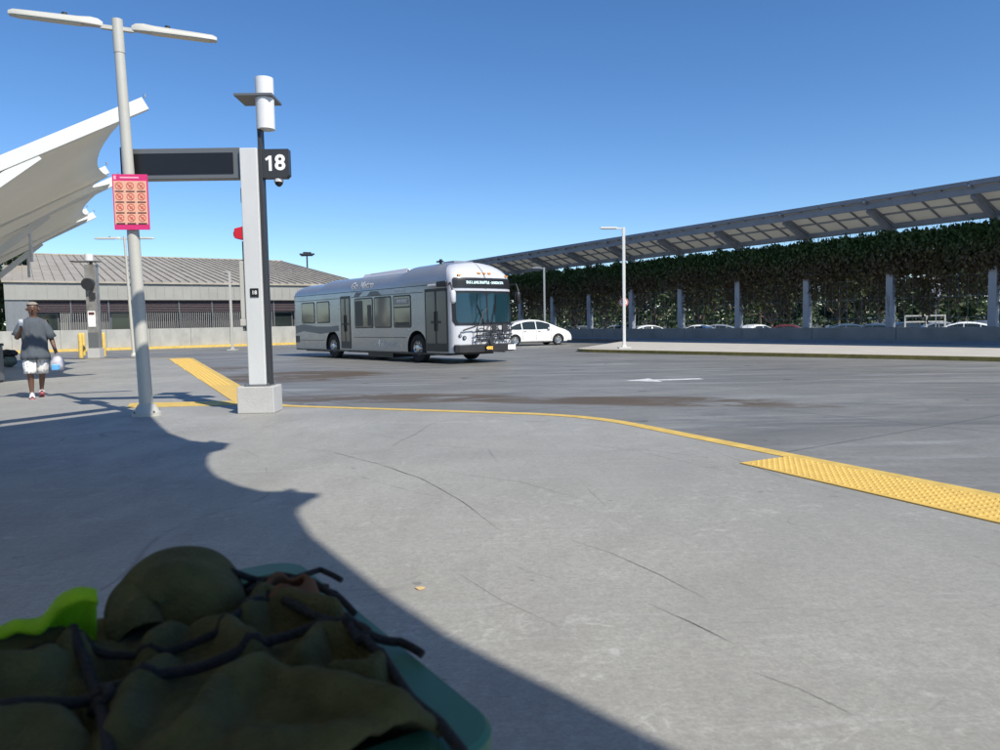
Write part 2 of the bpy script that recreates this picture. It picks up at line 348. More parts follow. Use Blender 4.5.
for i in range(0, 230):
    for j in range(11):
        p = A + dS * (i * .06 - .2) + nrm * (.04 + j * .058)
        # keep the domes inside the slanted end
        q = p - A; s_ = q.dot(dS); w_ = q.dot(nrm); lim = (tp[3] - A).dot(dS) * (w_ / TW)
        if s_ > lim + .03 and inside(p + nrm * .02, tp): dome(tm, Vector((p.x, p.y, .009)), .014, .007)
tag(tm.build('tactile_strip', M_TACT), kind='structure')
n2 = (e4 - e3).normalized(); nn = Vector((n2.y, -n2.x, 0)); nn = nn if nn.dot(Vector((-1, 0, 0))) > 0 else -nn
B0 = e4 - n2 * .9 + nn * .16; B1 = e3 + nn * .16; B2 = G(237, 404.5)
tm = MB(); ts = [B0, B1, G(263, 397) , B2, G(207, 403.5), B0 + nn * .8]
ts = [B0, B0 + nn * .75, B2, B2 + (B1 - B0).normalized() * -.0 + Vector((.55, .1, 0)), B1]
tm.poly([(p.x, p.y) for p in ts], .002, .009)
Ls = (B1 - B0).length
for i in range(int(Ls / .085)):
    for j in range(8):
        p = B0 + (B1 - B0).normalized() * (i * .085) + nn * (.04 + j * .088)
        if inside(p, ts): dome(tm, Vector((p.x, p.y, .009)), .02, .007, 5)
tag(tm.build('tactile_strip', M_TACT), kind='structure')
tm = MB(); q = [G(128, 408), G(137, 405), G(207, 402.5), G(233, 404.5)]; q = [G(127, 408), G(130, 403.5), G(236, 401.0), G(238, 405)]; tm.poly([(p.x, p.y) for p in q], .002, .006); tag(tm.build('cross_stripe', M_YEL), kind='structure')
# road marking: a worn arrow head
am = MB(); ac = G(662, 380, -.13); ar = [(-1.1, 0), (-.2, .55), (-.2, .14), (1.2, .14), (1.2, -.14), (-.2, -.14), (-.2, -.55)]
am.poly([(ac.x + x * .75 - y * .1, ac.y + y * .9 + x * .1) for x, y in ar], -.128, -.124); tag(am.build('road_arrow', M_WPAINT), kind='structure')
# hairline cracks and drag marks in the platform
def crack(pts, w, wob=.012):
    w *= .7
    ps = []
    P = [G(x, y) for x, y in pts]
    for i in range(len(P) - 1):
        n_ = max(4, int((P[i + 1] - P[i]).length / .12))
        for k in range(n_): ps.append(P[i].lerp(P[i + 1], k / n_))
    ps.append(P[-1]); out = []
    for i, p in enumerate(ps): out.append(p + Vector((noise.noise(p * 2.3), noise.noise(p * 2.3 + Vector((9, 3, 0))), 0)) * wob)
    ws = [w * (.35 + .9 * abs(noise.noise(p * 3))) * min(1, .15 + 3 * min(i, len(out) - 1 - i) / len(out)) for i, p in enumerate(out)]
    a = []; b = []
    for i, p in enumerate(out):
        t = (out[min(i + 1, len(out) - 1)] - out[max(i - 1, 0)]).normalized(); n_ = Vector((-t.y, t.x, 0)); a.append(p + n_ * ws[i] + Vector((0, 0, .003))); b.append(p - n_ * ws[i] + Vector((0, 0, .003)))
    return [a, b]
cm = MB()
for pts, w in (([(285, 446), (330, 452), (375, 463), (420, 478), (460, 500), (502, 532)], .006), ([(570, 540), (610, 553), (660, 575), (707, 599)], .005), ([(640, 600), (690, 622), (735, 645)], .004),
               ([(448, 568), (500, 600), (560, 627)], .0025), ([(740, 668), (800, 690), (860, 718)], .003), ([(700, 446), (790, 480), (900, 508)], .0035),
               ([(560, 440), (640, 452), (720, 470)], .003), ([(430, 470), (520, 482), (600, 505)], .003), ([(350, 430), (430, 445), (520, 452)], .003)):
    cm.grid(crack(pts, w))
tag(cm.build('pavement_crack', M_CRACK), 'thin dark cracks and drag marks across the pale platform concrete', kind='stuff')
lf = MB(); lc = G(420, 589); lf.poly([(lc.x + .02 * math.cos(a) * (1 + .4 * math.sin(3 * a)), lc.y + .018 * math.sin(a)) for a in [k * math.pi / 5 for k in range(10)]], .002, .006)
tag(lf.build('dry_leaf', mat('dry_leaf', (.6, .42, .2), .8)), 'small pale orange scrap of litter lying on the sunlit concrete', 'litter')

# ------------------------------------------------------------------ wall with yellow kerb in front of the building
U = Vector((.844, .536, 0)); V = Vector((-.536, .844, 0))
Q1 = D(60, 331, 47.5); Q1.z = 0
wallx = empty('concrete_wall', (Q1.x, Q1.y, -.13), math.atan2(U.y, U.x))
tag(wallx, 'low pale cast concrete wall along the road in front of the metal-roofed building', 'wall')
m = MB()
for k in range(-8, 13): m.box(k * 2.6 + .012, (k + 1) * 2.6 - .012, 0, .3, 0, 1.36 + .0 * k)
for k in range(-8, 13): m.box(k * 2.6 + .0, (k + 1) * 2.6, .04, .26, 0, 1.33)
m.build('wall_panels', M_WALL, wallx, bevel=.01)
m = MB(); m.box(-20, 33.5, -.32, -.02, 0, .16); m.build('kerb', M_YEL, wallx)

# ------------------------------------------------------------------ building with a standing seam roof
E0 = D(10, 331, 50.5); E0.z = 0
bld = empty('terminal_building', (E0.x, E0.y, -.13), math.atan2(U.y, U.x))
tag(bld, 'long low building with grey standing-seam metal roof and maroon louvres behind the concrete wall', 'building')
BL, ZE, ZR, BD = 26, 4.75, 8.75, 25
m = MB()
m.add([(-.3, -.5, ZE), (BL, -.5, ZE), (BL, BD, ZR), (-.3, BD, ZR), (-.3, -.5, ZE - .12), (BL, -.5, ZE - .12), (BL, BD, ZR - .12), (-.3, BD, ZR - .12), (BL, BD * 2, ZE), (-.3, BD * 2, ZE)],
      [(0, 1, 2, 3), (0, 4, 5, 1), (1, 5, 6, 2), (3, 7, 4, 0), (3, 2, 8, 9)])
sl = math.atan2(ZR - ZE, BD + .5)
k = -.3
while k < BL:
    m.bar((k, -.5, ZE + .05), (k, BD, ZR + .05), .06, .1); k += .62
m.bar((-.3, BD, ZR + .06), (BL, BD, ZR + .06), .35, .12); m.build('roof', M_ROOF, bld)
m = MB(); m.box(-.2, BL - .1, -.35, -.2, 3.55, ZE - .14)
k = -.2
while k < BL - .1: m.box(k, k + .04, -.385, -.35, 3.55, ZE - .14); k += .62
m.box(-.2, BL - .1, -.40, -.2, 3.46, 3.545); m.build('fascia', M_FASC, bld)
m = MB(); m.box(-.2, 1.2, -.3, .6, 0, 3.45)
for k in range(4): m.box(-.1 + k * .4, -.06 + k * .4, -.335, -.3, 0, 3.45)
m.box(-.2, 0, .6, BD * 1.2, 0, ZE); m.box(BL - .3, BL - .1, 0, BD * 1.2, 0, ZE); m.add([(-.1, -.2, ZE - .1), (-.1, BD, ZR - .15), (-.1, BD * 2, ZE - .2), (-.1, BD * 2, 0), (-.1, 0, 0)], [(0, 1, 2, 3, 4)])
m.add([(BL - .2, -.2, ZE - .1), (BL - .2, BD, ZR - .15), (BL - .2, BD * 2, ZE - .2), (BL - .2, BD * 2, 0), (BL - .2, 0, 0)], [(0, 1, 2, 3, 4)])
m.build('end_wall', mat('end_panel_grey', (.20, .21, .22), .5, .2, var=.08), bld)
m = MB(); m.box(1.2, BL - .3, .55, .75, 0, 4.4); m.build('wall', mat('recess_wall', (.10, .10, .10), .7), bld)
m = MB()
for k in range(7): m.box(1.3, BL - .4, -.12, -.02, 2.62 + k * .12, 2.67 + k * .12)
m.build('louvre', M_LOUV, bld)
for k in range(11): m = MB(); m.box(1.25 + k * 2.35, 1.33 + k * 2.35, -.2, -.1, 0, 3.45); m.build('mullion', M_GREYM, bld)
i = 0
for k in range(10):
    x0 = 1.4 + k * 2.35; x1 = x0 + 2.2
    if k in (0, 2, 7, 9):
        f = MB(); f.box(x0, x1 - .7, .3, .36, .3, 2.55); w_ = f.build('window', M_GLASSD, bld)
        s_ = MB(); s_.box(x0, x0 + .07, .26, .3, .3, 2.55); s_.box(x1 - .77, x1 - .7, .26, .3, .3, 2.55); s_.box(x0 + .07, x1 - .77, .26, .3, 2.48, 2.55); s_.build('frame', M_GREYM, w_)
        s_ = MB(); n_ = 5
        for j in range(n_): s_.box(x1 - .62 + j * .13, x1 - .56 + j * .13, -.1, -.02, .1, 2.55)
        s_.build('screen', M_FASC, bld)
    else:
        s_ = MB(); n_ = 16
        for j in range(n_): s_.box(x0 + j * .138, x0 + .05 + j * .138, -.1, -.02, .1, 2.55)
        s_.build('screen', M_SLAT, bld)

# ------------------------------------------------------------------ trees
def leaf_cloud(m, centers, n, size, rnd, flat=.6):
    for _ in range(n):
        c, r_ = rnd.choice(centers)
        while True:
            p = Vector((rnd.uniform(-1, 1), rnd.uniform(-1, 1), rnd.uniform(-1, 1)))
            if .35 < p.length < 1: break
        p = p.normalized() * (p.length ** .6) * r_; p.z *= .8; p += c
        s_ = size * rnd.uniform(.6, 1.4); x = Vector((rnd.gauss(0, 1), rnd.gauss(0, 1), rnd.gauss(0, flat))).normalized(); y = x.orthogonal().normalized(); y = (y * math.cos(rnd.random() * 6) + x.cross(y) * math.sin(rnd.random() * 6))
        m.add([p - x * s_, p + y * s_ * .45, p + x * s_, p - y * s_ * .45], [(0, 1, 2, 3)])
def make_tree(h, cr, seed, leafm, nleaf=2600, size=.22, trunk=.16):
    rnd = random.Random(seed); root = empty('tree')
    t = MB(); hb = h * .32; t.tube([(0, 0, 0), (.05, .03, hb * .6), (0, 0, hb), (.1, 0, h * .7)], [trunk, trunk * .8, trunk * .7, trunk * .25], 8)
    cs = []
    for k in range(9):
        a = k * 2.4 + rnd.random(); r_ = cr * rnd.uniform(.35, .75); z = rnd.uniform(hb * 1.2, h * .85); e = Vector((math.cos(a) * r_, math.sin(a) * r_, z))
        t.tube([(0, 0, hb * rnd.uniform(.7, 1.1)), e * .5 + Vector((0, 0, z * .1)), e], [trunk * .45, trunk * .3, trunk * .1], 6); cs.append((e, cr * rnd.uniform(.28, .5)))
        for _ in range(2): cs.append((e + Vector((rnd.uniform(-1, 1), rnd.uniform(-1, 1), rnd.uniform(-.6, .9))) * cr * .4, cr * rnd.uniform(.16, .3)))
    cs.append((Vector((0, 0, h * .85)), cr * .4)); t.build('trunk', M_BARK, root, auto=60)
    m = MB(); leaf_cloud(m, cs, nleaf, size, rnd); m.build('crown', leafm, root, fixn=False)
    return root
treeA = make_tree(5.5, 2.6, 1, M_TREE); treeB = make_tree(7.5, 3.4, 2, M_TREED, 3000, .26); treeC = make_tree(9.5, 4.2, 3, M_TREED, 3600, .3)
spots = []
TP = 'seen through the gaps under the hanging vines'
tl = [
 (treeA, 575, 62, 1.0, 'small sunlit yellow-green tree between the second and third pillars from the bus'),
 (treeA, 606, 70, 1.0, 'small bright tree just left of the island lamp post behind the vine wall'),
 (treeB, 655, 74, .9, 'broad tree behind the vine wall right of the no-entry sign'),
 (treeA, 700, 68, 1.1, 'pale green car park tree right of the fourth pillar behind the wall'),
 (treeB, 760, 66, .9, 'leafy car park tree behind the vines left of the fifth pillar'),
 (treeA, 838, 60, 1.2, 'low spreading tree with forked trunk behind parked cars between the two wide pillars'),
 (treeB, 860, 64, .85, 'darker tree behind the low spreading tree with forked trunk'),
 (treeA, 772, 56, 1.0, 'small car park tree behind the wall left of the forked one'),
 (treeB, 940, 62, .9, 'tree behind the vines near the round sign at right'),
 (treeC, 540, 92, 1.0, 'tall dark tree far behind the white car'),
 (treeC, 625, 98, .8, 'distant dark tree behind the island lamp post'),
 (treeC, 700, 95, .9, 'distant tall tree behind the middle of the vine wall'),
 (treeC, 790, 96, .9, 'distant tall tree behind the vines right of centre'),
 (treeC, 880, 90, .9, 'distant tall tree behind the vines left of the round sign'),
 (treeC, 965, 88, .9, 'distant tall tree behind the vines at the right edge'),
]
used = set()
def put_tree(proto, x, y, sc, label, rot, group='trees beyond the vine wall'):
    o = proto if id(proto) not in used else copy_tree(proto); used.add(id(proto))
    o.location = (x, y, -.72); o.scale = (sc, sc, sc); o.rotation_euler = (0, 0, rot); tag(o, label, 'tree', group); return o
for k, (p_, px, dd, sc, lb) in enumerate(tl):
    q = D(px, 322, dd); put_tree(p_, q.x, q.y, sc, lb, k * 1.3)
q = D(3, 320, 62); put_tree(treeC, q.x - 2, q.y, .95, 'green tree at the left edge beside the end of the metal-roofed building', .4, 'trees behind the building')
q = D(-20, 320, 75); put_tree(treeB, q.x, q.y, 1.2, 'tree cut by the left edge of the picture behind the walking person', 1.4, 'trees behind the building')
q = D(182, 320, 116); put_tree(treeC, q.x, q.y, 1.22, 'tree top just showing above the middle of the long metal roof', 2.4, 'trees behind the building')
ft = MB(); rnd = random.Random(5)
for k in range(90):
    a = R(-75 + 150 * k / 89); r_ = 260 + rnd.uniform(-20, 40); c = Vector((math.sin(a) * r_, math.cos(a) * r_, 2))
    leaf_cloud(ft, [(c, rnd.uniform(3.5, 5.5)), (c + Vector((rnd.uniform(-5, 5), 0, rnd.uniform(-1, 2))), 3.5)], 170, 1.1, rnd)
for k in range(70):
    a = R(-4 + 56 * k / 69); r_ = 118 + rnd.uniform(-6, 10); c = Vector((math.sin(a) * r_, math.cos(a) * r_, 1.2))
    leaf_cloud(ft, [(c, rnd.uniform(1.8, 2.6)), (c + Vector((rnd.uniform(-2, 2), 0, rnd.uniform(1, 3))), 2.2)], 260, .42, rnd)
tag(ft.build('far_treeline', M_TREED, fixn=False), 'low far-off line of trees closing the horizon', kind='stuff')

# ------------------------------------------------------------------ vine-covered solar canopy on the right
WALL = empty('car_park_wall', W1, math.atan2(-CD.y, -CD.x)); ang = math.atan2(CD.y, CD.x)
WALL.rotation_euler = (0, 0, ang)       # local x runs away along the line, local y = -CN side
tag(WALL, 'low shaded grey concrete wall carrying the row of pillars under the long canopy', 'wall')
def side(sgn): return sgn
# local frame: x along CD, y to the left of CD = (-.844,-.536) = CN (towards us)
m = MB()
for k in range(-14, 12): m.box(k * 4.1 + .01, (k + 1) * 4.1 - .01, -.28, 0, -.15, .70)
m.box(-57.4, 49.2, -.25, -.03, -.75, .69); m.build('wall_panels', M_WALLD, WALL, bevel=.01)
m = MB(); m.box(-28.7, 49.2, .002, .12, 0.002, .14); m.build('footing', M_GSTEEL, WALL)
cano = empty('solar_canopy', W1, ang); tag(cano, 'long grey steel canopy with translucent panels on a row of pillars along the wall', 'canopy')
PX0, SP = .33, 4.11
pil = [PX0 + k * SP for k in range(-5, 11)]
for t in pil:
    m = MB(); m.box(t - .15, t + .15, -.29, .01, .705, 5.0); m.build('pillar', M_LSTEEL, cano, bevel=.01)
def rz(y): return 5.20 + (y + .3) * .385      # roof height over the distance towards us
for t in pil:
    m = MB(); m.bar((t, -.15, 4.84), (t, 1.66, rz(1.66) - .30), .16, .22)
    m.bar((t, -.3, rz(-.3) - .1), (t, 2.0, rz(2.0) - .1), .08, .14); m.build('rafter', M_GSTEEL, cano)
X0, X1 = pil[0] - 2, pil[-1] + 2.1
m = MB(); m.bar((X0, -.12, 5.06), (X1, -.12, 5.06), .14, .24); m.build('rear_beam', M_GSTEEL, cano)
m = MB(); m.bar((X0, 1.72, rz(1.72) - .17), (X1, 1.72, rz(1.72) - .17), .12, .28); m.build('front_beam', M_GSTEEL, cano)
m = MB(); t = X0
while t < X1: m.bar((t, -.2, rz(-.2) - .05), (t, 1.9, rz(1.9) - .05), .05, .08); t += SP / 4
m.bar((X0, .65, rz(.65) - .06), (X1, .65, rz(.65) - .06), .05, .08); m.build('purlin', M_GSTEEL, cano)
m = MB(); t = X0
while t < X1 - .1:
    m.bar((t + SP / 8, -.3, rz(-.3) + .01), (t + SP / 8, 1.75, rz(1.75) + .01), SP / 4 - .03, .03); t += SP / 4
m.build('roof_panel', M_PANEL, cano)
m = MB(); t = X0
while t < X1 - .1:
    m.bar((t + .01, 1.86, rz(1.86) + .03), (t + SP / 2 - .02, 1.86, rz(1.86) + .03), .22, .17); t += SP / 2
m.build('edge_gutter', M_GSTEEL, cano)
# light fitting glimpsed under the far end
# vines, one screen of foliage per bay
def bay(t0, k):
    rnd = random.Random(100 + k); root = empty('vine_screen', W1 + CD * t0, ang)
    w = MB()
    for j in range(11): w.tube([(.2 + j * .37, -.14, .72), (.2 + j * .37, -.14, 4.95)], .006, 4)
    for j in range(5): w.tube([(.15, -.13, 1.1 + j * .85), (3.96, -.13, 1.1 + j * .85)], .008, 4)
    w.build('trellis_wire', M_GSTEEL, root)
    m = MB(); nl = 9000 if k < 5 else 6500
    gap = .5 + .5 * noise.noise(Vector((k * 3.1, 0, 0)))
    for _ in range(nl):
        x = rnd.uniform(-.02, 4.13); wx = x + t0
        low = 1.45 + 1.3 * noise.noise(Vector((wx * .55, 3, 0))) + .7 * noise.noise(Vector((wx * 1.9, 7, 0)))
        if k == 6: low += 1.6 * math.exp(-((x - 1.9) / 1.2) ** 2)
        topz = 4.76 + .22 * noise.noise(Vector((wx * 1.2, 1, 5))) + .1 * noise.noise(Vector((wx * 5, 1, 5)))
        u = rnd.random() ** .85; z = low + (topz - low) * u
        if z < low + 1.9 and rnd.random() < .90 * (1 - (z - low) / 1.9): continue
        if z < .75: continue
        th = .16 + .2 * (noise.noise(Vector((wx * .8, z * .8, 2))) + .4)
        p = Vector((x, (.07 if z > 3.0 + .5 * noise.noise(Vector((wx, 1, 1))) else -.2) + rnd.gauss(0, 1) * th * (.6 if z > 3 else .3), z + rnd.gauss(0, .04)))
        if rnd.random() < .08: p.z += rnd.uniform(0, .16)
        s_ = rnd.uniform(.05, .115); d_ = Vector((rnd.gauss(0, .6), rnd.gauss(0, .5), -1 + rnd.gauss(0, .7))).normalized(); n_ = d_.orthogonal().normalized(); aa = rnd.random() * 6.28; y = n_ * math.cos(aa) + d_.cross(n_) * math.sin(aa)
        m.add([p - d_ * s_, p + y * s_ * .6, p + d_ * s_, p - y * s_ * .6], [(0, 1, 2, 3)])
    for _ in range(1500):
        x = rnd.uniform(-.02, 4.13); z = rnd.uniform(3.0 + .5 * noise.noise(Vector((x + t0, 4, 4))), 4.72 + .15 * noise.noise(Vector(((x + t0) * 1.2, 1, 5)))); p = Vector((x, -.22 + rnd.gauss(0, .05), z))
        s_ = rnd.uniform(.08, .15); d_ = Vector((rnd.gauss(0, .7), rnd.gauss(0, .25), -1)).normalized(); y = d_.cross(Vector((0, 1, 0))).normalized()
        m.add([p - d_ * s_, p + y * s_ * .7, p + d_ * s_, p - y * s_ * .7], [(0, 1, 2, 3)])
    # bare hanging runners
    for _ in range(46):
        x = rnd.uniform(0, 4.1); z = rnd.uniform(3.6, 4.7); L_ = rnd.uniform(1.2, 3.2); pts = [Vector((x, -.1 + rnd.uniform(-.1, .1), z))]
        for j in range(6): pts.append(pts[-1] + Vector((rnd.gauss(0, .09), rnd.gauss(0, .02), -L_ / 6)))
        pts = [p for p in pts if p.z > .75]
        if len(pts) > 2: m.tube(pts, rnd.uniform(.005, .012), 3, cap=False)
    m.build('foliage', M_VINE, root, fixn=False)
    return root
names = ['at the right edge of the picture', 'with the round sign showing through it', 'between the two pillars right of the trailer', 'over the spreading tree', 'left of the widest-spaced pillars', 'right of the island lamp post', 'with a bright gap behind the island lamp post', 'left of the round no-entry sign', 'above the white car bonnet', 'above the white car roof', 'right behind the bus', 'hidden mostly by the bus']
bays = [pil[4] + k * SP - 0 for k in range(-2, 12)]
ordn = ['sixth', 'fifth', 'fourth', 'third', 'second']
for k, t0 in enumerate(pil[3:14]):
    # bay k spans pillar t0 .. t0+SP
    r_ = bay(t0, k)
    lab = ['shaded vine screen outside the right edge of the picture', 'shaded vine screen reaching the right edge of the picture', 'vine screen with the round pale sign behind it',
           'vine screen green on top, over the parked blue car and forked tree', 'vine screen left of the pillar nearest the forked tree', 'vine screen in the bay right of the middle pillar', 'vine screen in the first bay right of the island lamp post',
           'thin vine screen with a bright gap left of the island lamp post', 'dense vine screen above the bonnet of the white car', 'dense dark vine screen above the roof of the white car', 'dark vine screen beside the front of the bus'][k]
    tag(r_, lab, 'vines', 'vine screens hanging in the bays of the canopy')

# ------------------------------------------------------------------ lamp posts
def twin_lamp(loc, rz_, h=5.36, lean=(0, 0), label='', r0_=.10, r1_=.07, armtilt=0.0):
    root = empty('street_lamp', loc, rz_); tag(root, label, 'street lamp', 'twin-arm street lamps on the platform')
    lx, ly = lean; top = Vector((lx, ly, h)); c, s = math.cos(-rz_), math.sin(-rz_); top = Vector((lx * c - ly * s, lx * s + ly * c, h))
    m = MB(); m.tube([(0, 0, .04), top * .5, top * (1 - .42 / h)], [r0_, (r0_ + r1_) / 2, r1_], 20); m.build('pole', M_WPOLE, root, auto=50)
    m = MB(); m.tube([top * (1 - .44 / h), top], r1_ * 1.1, 20); m.build('pole_cap', M_WPOLE, root, auto=50)
    m = MB(); m.tube([(0, 0, 0), (0, 0, .045)], r0_ * 2.1, 20); m.tube([(0, 0, .045), (0, 0, .10), (0, 0, .16)], [r0_ * 1.9, r0_ * 1.6, r0_ * 1.15], 20); m.build('base_collar', M_WPOLE, root, auto=40)
    for k in range(4): a = k * math.pi / 2 + .6; m = MB(); m.tube([(r0_ * 1.98 * math.cos(a), r0_ * 1.98 * math.sin(a), .045), (r0_ * 1.98 * math.cos(a), r0_ * 1.98 * math.sin(a), .075)], .013, 6); m.build('anchor_bolt', M_GREYM, root)
    for sg in (-1, 1):
        o = empty('lamp_head', top + Vector((0, 0, -.12)), 0); o.parent = root
        dz = -armtilt * sg
        m = MB(); m.bar((sg * .05, 0, 0), (sg * .20, 0, dz * .2), .06, .05)
        # tapered shell
        AL = .93
        secs = [(.18, .06, .06), (.24, .11, .09), (.34, .13, .10), (.5, .15, .085), (1.1, .15, .075), (1.32, .14, .07), (1.38, .10, .05)]
        rows = []; secs = [(x * .90 + .01, w, hh) for x, w, hh in secs]
        for x, w, hh in secs: rows.append([(sg * x, w * a, dz * x + .0 + hh * b) for a, b in ((-.5, 0), (-.5, .55), (-.3, 1), (.3, 1), (.5, .55), (.5, 0))])
        rows = [[Vector(p) for p in r_] for r_ in rows]; m.grid(rows, closed=True); n_ = 6
        m.add([p for p in rows[0]], [tuple(range(6))]); m.add([p for p in rows[-1]], [tuple(range(6))])
        m.build('lamp_shell', M_WPOLE, o, auto=50)
        m = MB(); m.bar((sg * .42, 0, dz * .42 - .006), (sg * 1.16, 0, dz * 1.16 - .006), .12, .012); m.build('lens', M_LENS, o)
        m = MB(); m.tube([(sg * .62, 0, dz * .62 + .08), (sg * .62, 0, dz * .62 + .12)], .035, 8); m.build('photocell', M_DARK, o)
    return root
LP = G(147, 415.5)
lampA = twin_lamp(LP, R(21), 5.36, (-.13, 0), 'tall cream twin-arm lamp post carrying a pink notice, in front of the walking person', .092, .064, armtilt=.02)
L2 = G(134, 356.5)
lampB = twin_lamp(L2, R(6), 5.3, (-.15, 0), 'distant twin-arm lamp post half hidden behind the nearer cream one', .07, .05)
def single_lamp(loc, h, arm, label, name='street_lamp', dirx=-1, rz_=0, mat_=None):
    mat_ = mat_ or M_WSTEEL; root = empty(name, loc, rz_); tag(root, label, 'street lamp')
    m = MB(); m.bar((0, 0, .05), (0, 0, h), .12, .12, up=(0, 1, 0)); m.build('pole', mat_, root, bevel=.01)
    m = MB(); m.box(-.26, .26, -.26, .26, 0, .05); m.box(-.1, .1, -.1, .1, .05, .13); m.build('base_plate', mat_, root, bevel=.01)
    m = MB(); m.bar((dirx * .06, 0, h - .05), (dirx * arm * .4, 0, h - .03), .07, .07); m.bar((dirx * arm * .3, 0, h - .01), (dirx * arm, 0, h + .0), .17, .08); m.build('lamp_head', mat_, root, bevel=.012)
    m = MB(); m.bar((dirx * arm * .4, 0, h - .058), (dirx * arm * .95, 0, h - .05), .12, .012); m.build('lens', M_LENS, root)
    return root
islamp = single_lamp(G(624.3, 348.3), 5.2, 1.0, 'white square lamp post with one arm on the kerb island')
q = D(545, 340, 49); q.z = 0
single_lamp(q, 4.75, .75, 'grey one-arm lamp post behind the white car, in the canopy shade', mat_=M_LSTEEL)
q = D(232.5, 345, 44); q.z = -.13
single_lamp(q, 4.6, .35, 'thin pale lamp post left of the numbered column, before the long building', mat_=M_WPOLE)
# floodlight mast behind the roof
q = D(308.5, 300, 92); mst = empty('floodlight_mast', (q.x, q.y, -.16)); tag(mst, 'small dark floodlight mast showing above the right end of the metal roof', 'floodlight')
m = MB(); m.tube([(0, 0, 0), (0, 0, 10.1)], .12, 8); m.build('pole', M_DARK, mst)
mst.scale = (.8, .8, 1); m = MB(); m.bar((-.9, 0, 10.0), (.9, 0, 10.0), .15); 
for x in (-.8, -.25, .35, .85): m.box(x - .28, x + .28, -.2, .2, 10.05, 10.05 + .3 + .12 * math.cos(x * 3))
m.build('floodlight_head', M_DARK, mst)

# round no-entry sign on the island pole
def facing(o): return math.atan2(-o.x, o.y) 
sg = empty('no_entry_sign', G(624.3, 348.3) + Vector((0, .10, 0)), R(-5)); tag(sg, 'round white sign with red ring fixed behind the island lamp post', 'sign')
zc = 2.0
m = MB(); m.add([(0.20 * math.cos(a), 0, zc + .20 * math.sin(a)) for a in [k * math.pi / 16 for k in range(32)]] + [(0.20 * math.cos(a), .012, zc + .20 * math.sin(a)) for a in [k * math.pi / 16 for k in range(32)]], [tuple(range(32)), tuple(range(63, 31, -1))] + [(k, (k + 1) % 32, 32 + (k + 1) % 32, 32 + k) for k in range(32)]); m.build('disc', M_TEXTW, sg)
m = MB(); rg = [[Vector((r_ * math.cos(a), -.004, zc + r_ * math.sin(a))) for a in [k * math.pi / 16 for k in range(33)]] for r_ in (.145, .195)]; m.grid(rg); m.bar((-.11, -.005, zc + .11), (.11, -.005, zc - .11), .004, .035); m.build('red_ring', M_REDL, sg)
m = MB(); m.box(-.10, .10, -.004, -.001, zc - .03, zc + .03); m.box(-.06, -.01, -.004, -.001, zc + .031, zc + .08); m.build('symbol', M_INK, sg)

# ------------------------------------------------------------------ pink notice on the near lamp post
pn = empty('notice_sign', LP + Vector((-.02, -.115, -.08)), R(8)); tag(pn, 'pink and salmon notice sheet with twelve red prohibition rings on the near lamp post', 'sign')
m = MB(); m.box(-.22, .23, 0, .018, 2.63, 3.37); m.build('board', M_PINK, pn)
m = MB(); m.box(-.205, .215, -.004, -.001, 2.70, 3.28); m.build('salmon_field', M_SALMON, pn)
for i in range(3):
    for j in range(4):
        cx = -.135 + i * .14; cz = 3.215 - j * .143; rg = MB(); tx = MB()
        rows = [[Vector((cx + r_ * math.cos(a), -.007, cz + r_ * math.sin(a))) for a in [k * math.pi / 10 for k in range(21)]] for r_ in (.039, .05)]
        rg.grid(rows); rg.bar((cx - .03, -.008, cz + .03), (cx + .03, -.008, cz - .03), .002, .01)
        rg.box(cx - .015, cx + .02, -.0065, -.005, cz - .02, cz + .015)
        tx.box(cx - .055, cx + .055, -.0065, -.005, cz - .083, cz - .066)
        rg.build('prohibition_ring', M_REDL, pn); tx.build('caption', M_INK, pn)
m = MB(); m.box(-.12, .12, -.004, -.001, 3.315, 3.335); m.box(-.2, -.17, -.004, -.001, 3.30, 3.35); m.build('header_line', mat('pale_pink_ink', (.85, .4, .5), .5), pn)
m = MB()
for z in (2.72, 3.25): m.tube([(-.08, .14, z), (.1, .14, z)], .012, 6); m.box(-.02, .03, .018, .06, z - .02, z + .02)
m.box(-.012, .02, .061, .075, 2.70, 3.27); m.build('bracket', M_CHROME, pn)

# ------------------------------------------------------------------ numbered stop column
CP = G(257, 413.8)
col = empty('stop_column', CP, R(1)); tag(col, 'light grey stop column numbered 18 with a dark display board and white lantern, on a square concrete base', 'column')
m = MB(); m.box(-.275, .235, .02, .45, 0, .375); m.build('base_block', M_BLOCK, col, bevel=.012)
m = MB(); m.box(-.19, .17, .07, .41, .376, .392); m.build('anchor_plate', M_GREYM, col, bevel=.003)
for bx, by in ((-.165, .09), (.145, .09), (-.165, .39), (.145, .39)): m = MB(); m.tube([(bx, by, .392), (bx, by, .42)], .014, 6); m.build('anchor_bolt', M_GREYM, col)
m = MB(); m.box(-.135, .105, .12, .36, .392, 3.66); m.build('post', M_CSTEEL, col, bevel=.012)
m = MB(); m.box(.108, .158, .16, .32, .375, 4.345); m.build('lantern_post', M_DARK, col, bevel=.006)
zl = 4.34
m = MB(); m.box(-.16, .36, .05, .55, zl, zl + .035); m.build('lantern_plate', M_GREYM, col, bevel=.004)
m = MB(); m.tube([(.22, .2, zl - .42), (.22, .2, zl - .003)], .125, 24); m.tube([(.22, .2, zl + .038), (.22, .2, zl + .27)], .125, 24); m.build('lantern', M_LANT, col, auto=40)
bd = MB(); bd.box(-1.74, -.137, .18, .34, 3.26, 3.68); bd.build('display_board', M_GREYM, col, bevel=.008)
m = MB(); m.box(-1.69, -.24, .168, .178, 3.33, 3.61); m.build('display_screen', M_BLACK, col)
m = MB(); m.box(-1.78, -1.742, .17, .36, 3.22, 3.70); m.build('board_end_cap', M_DARK, col)
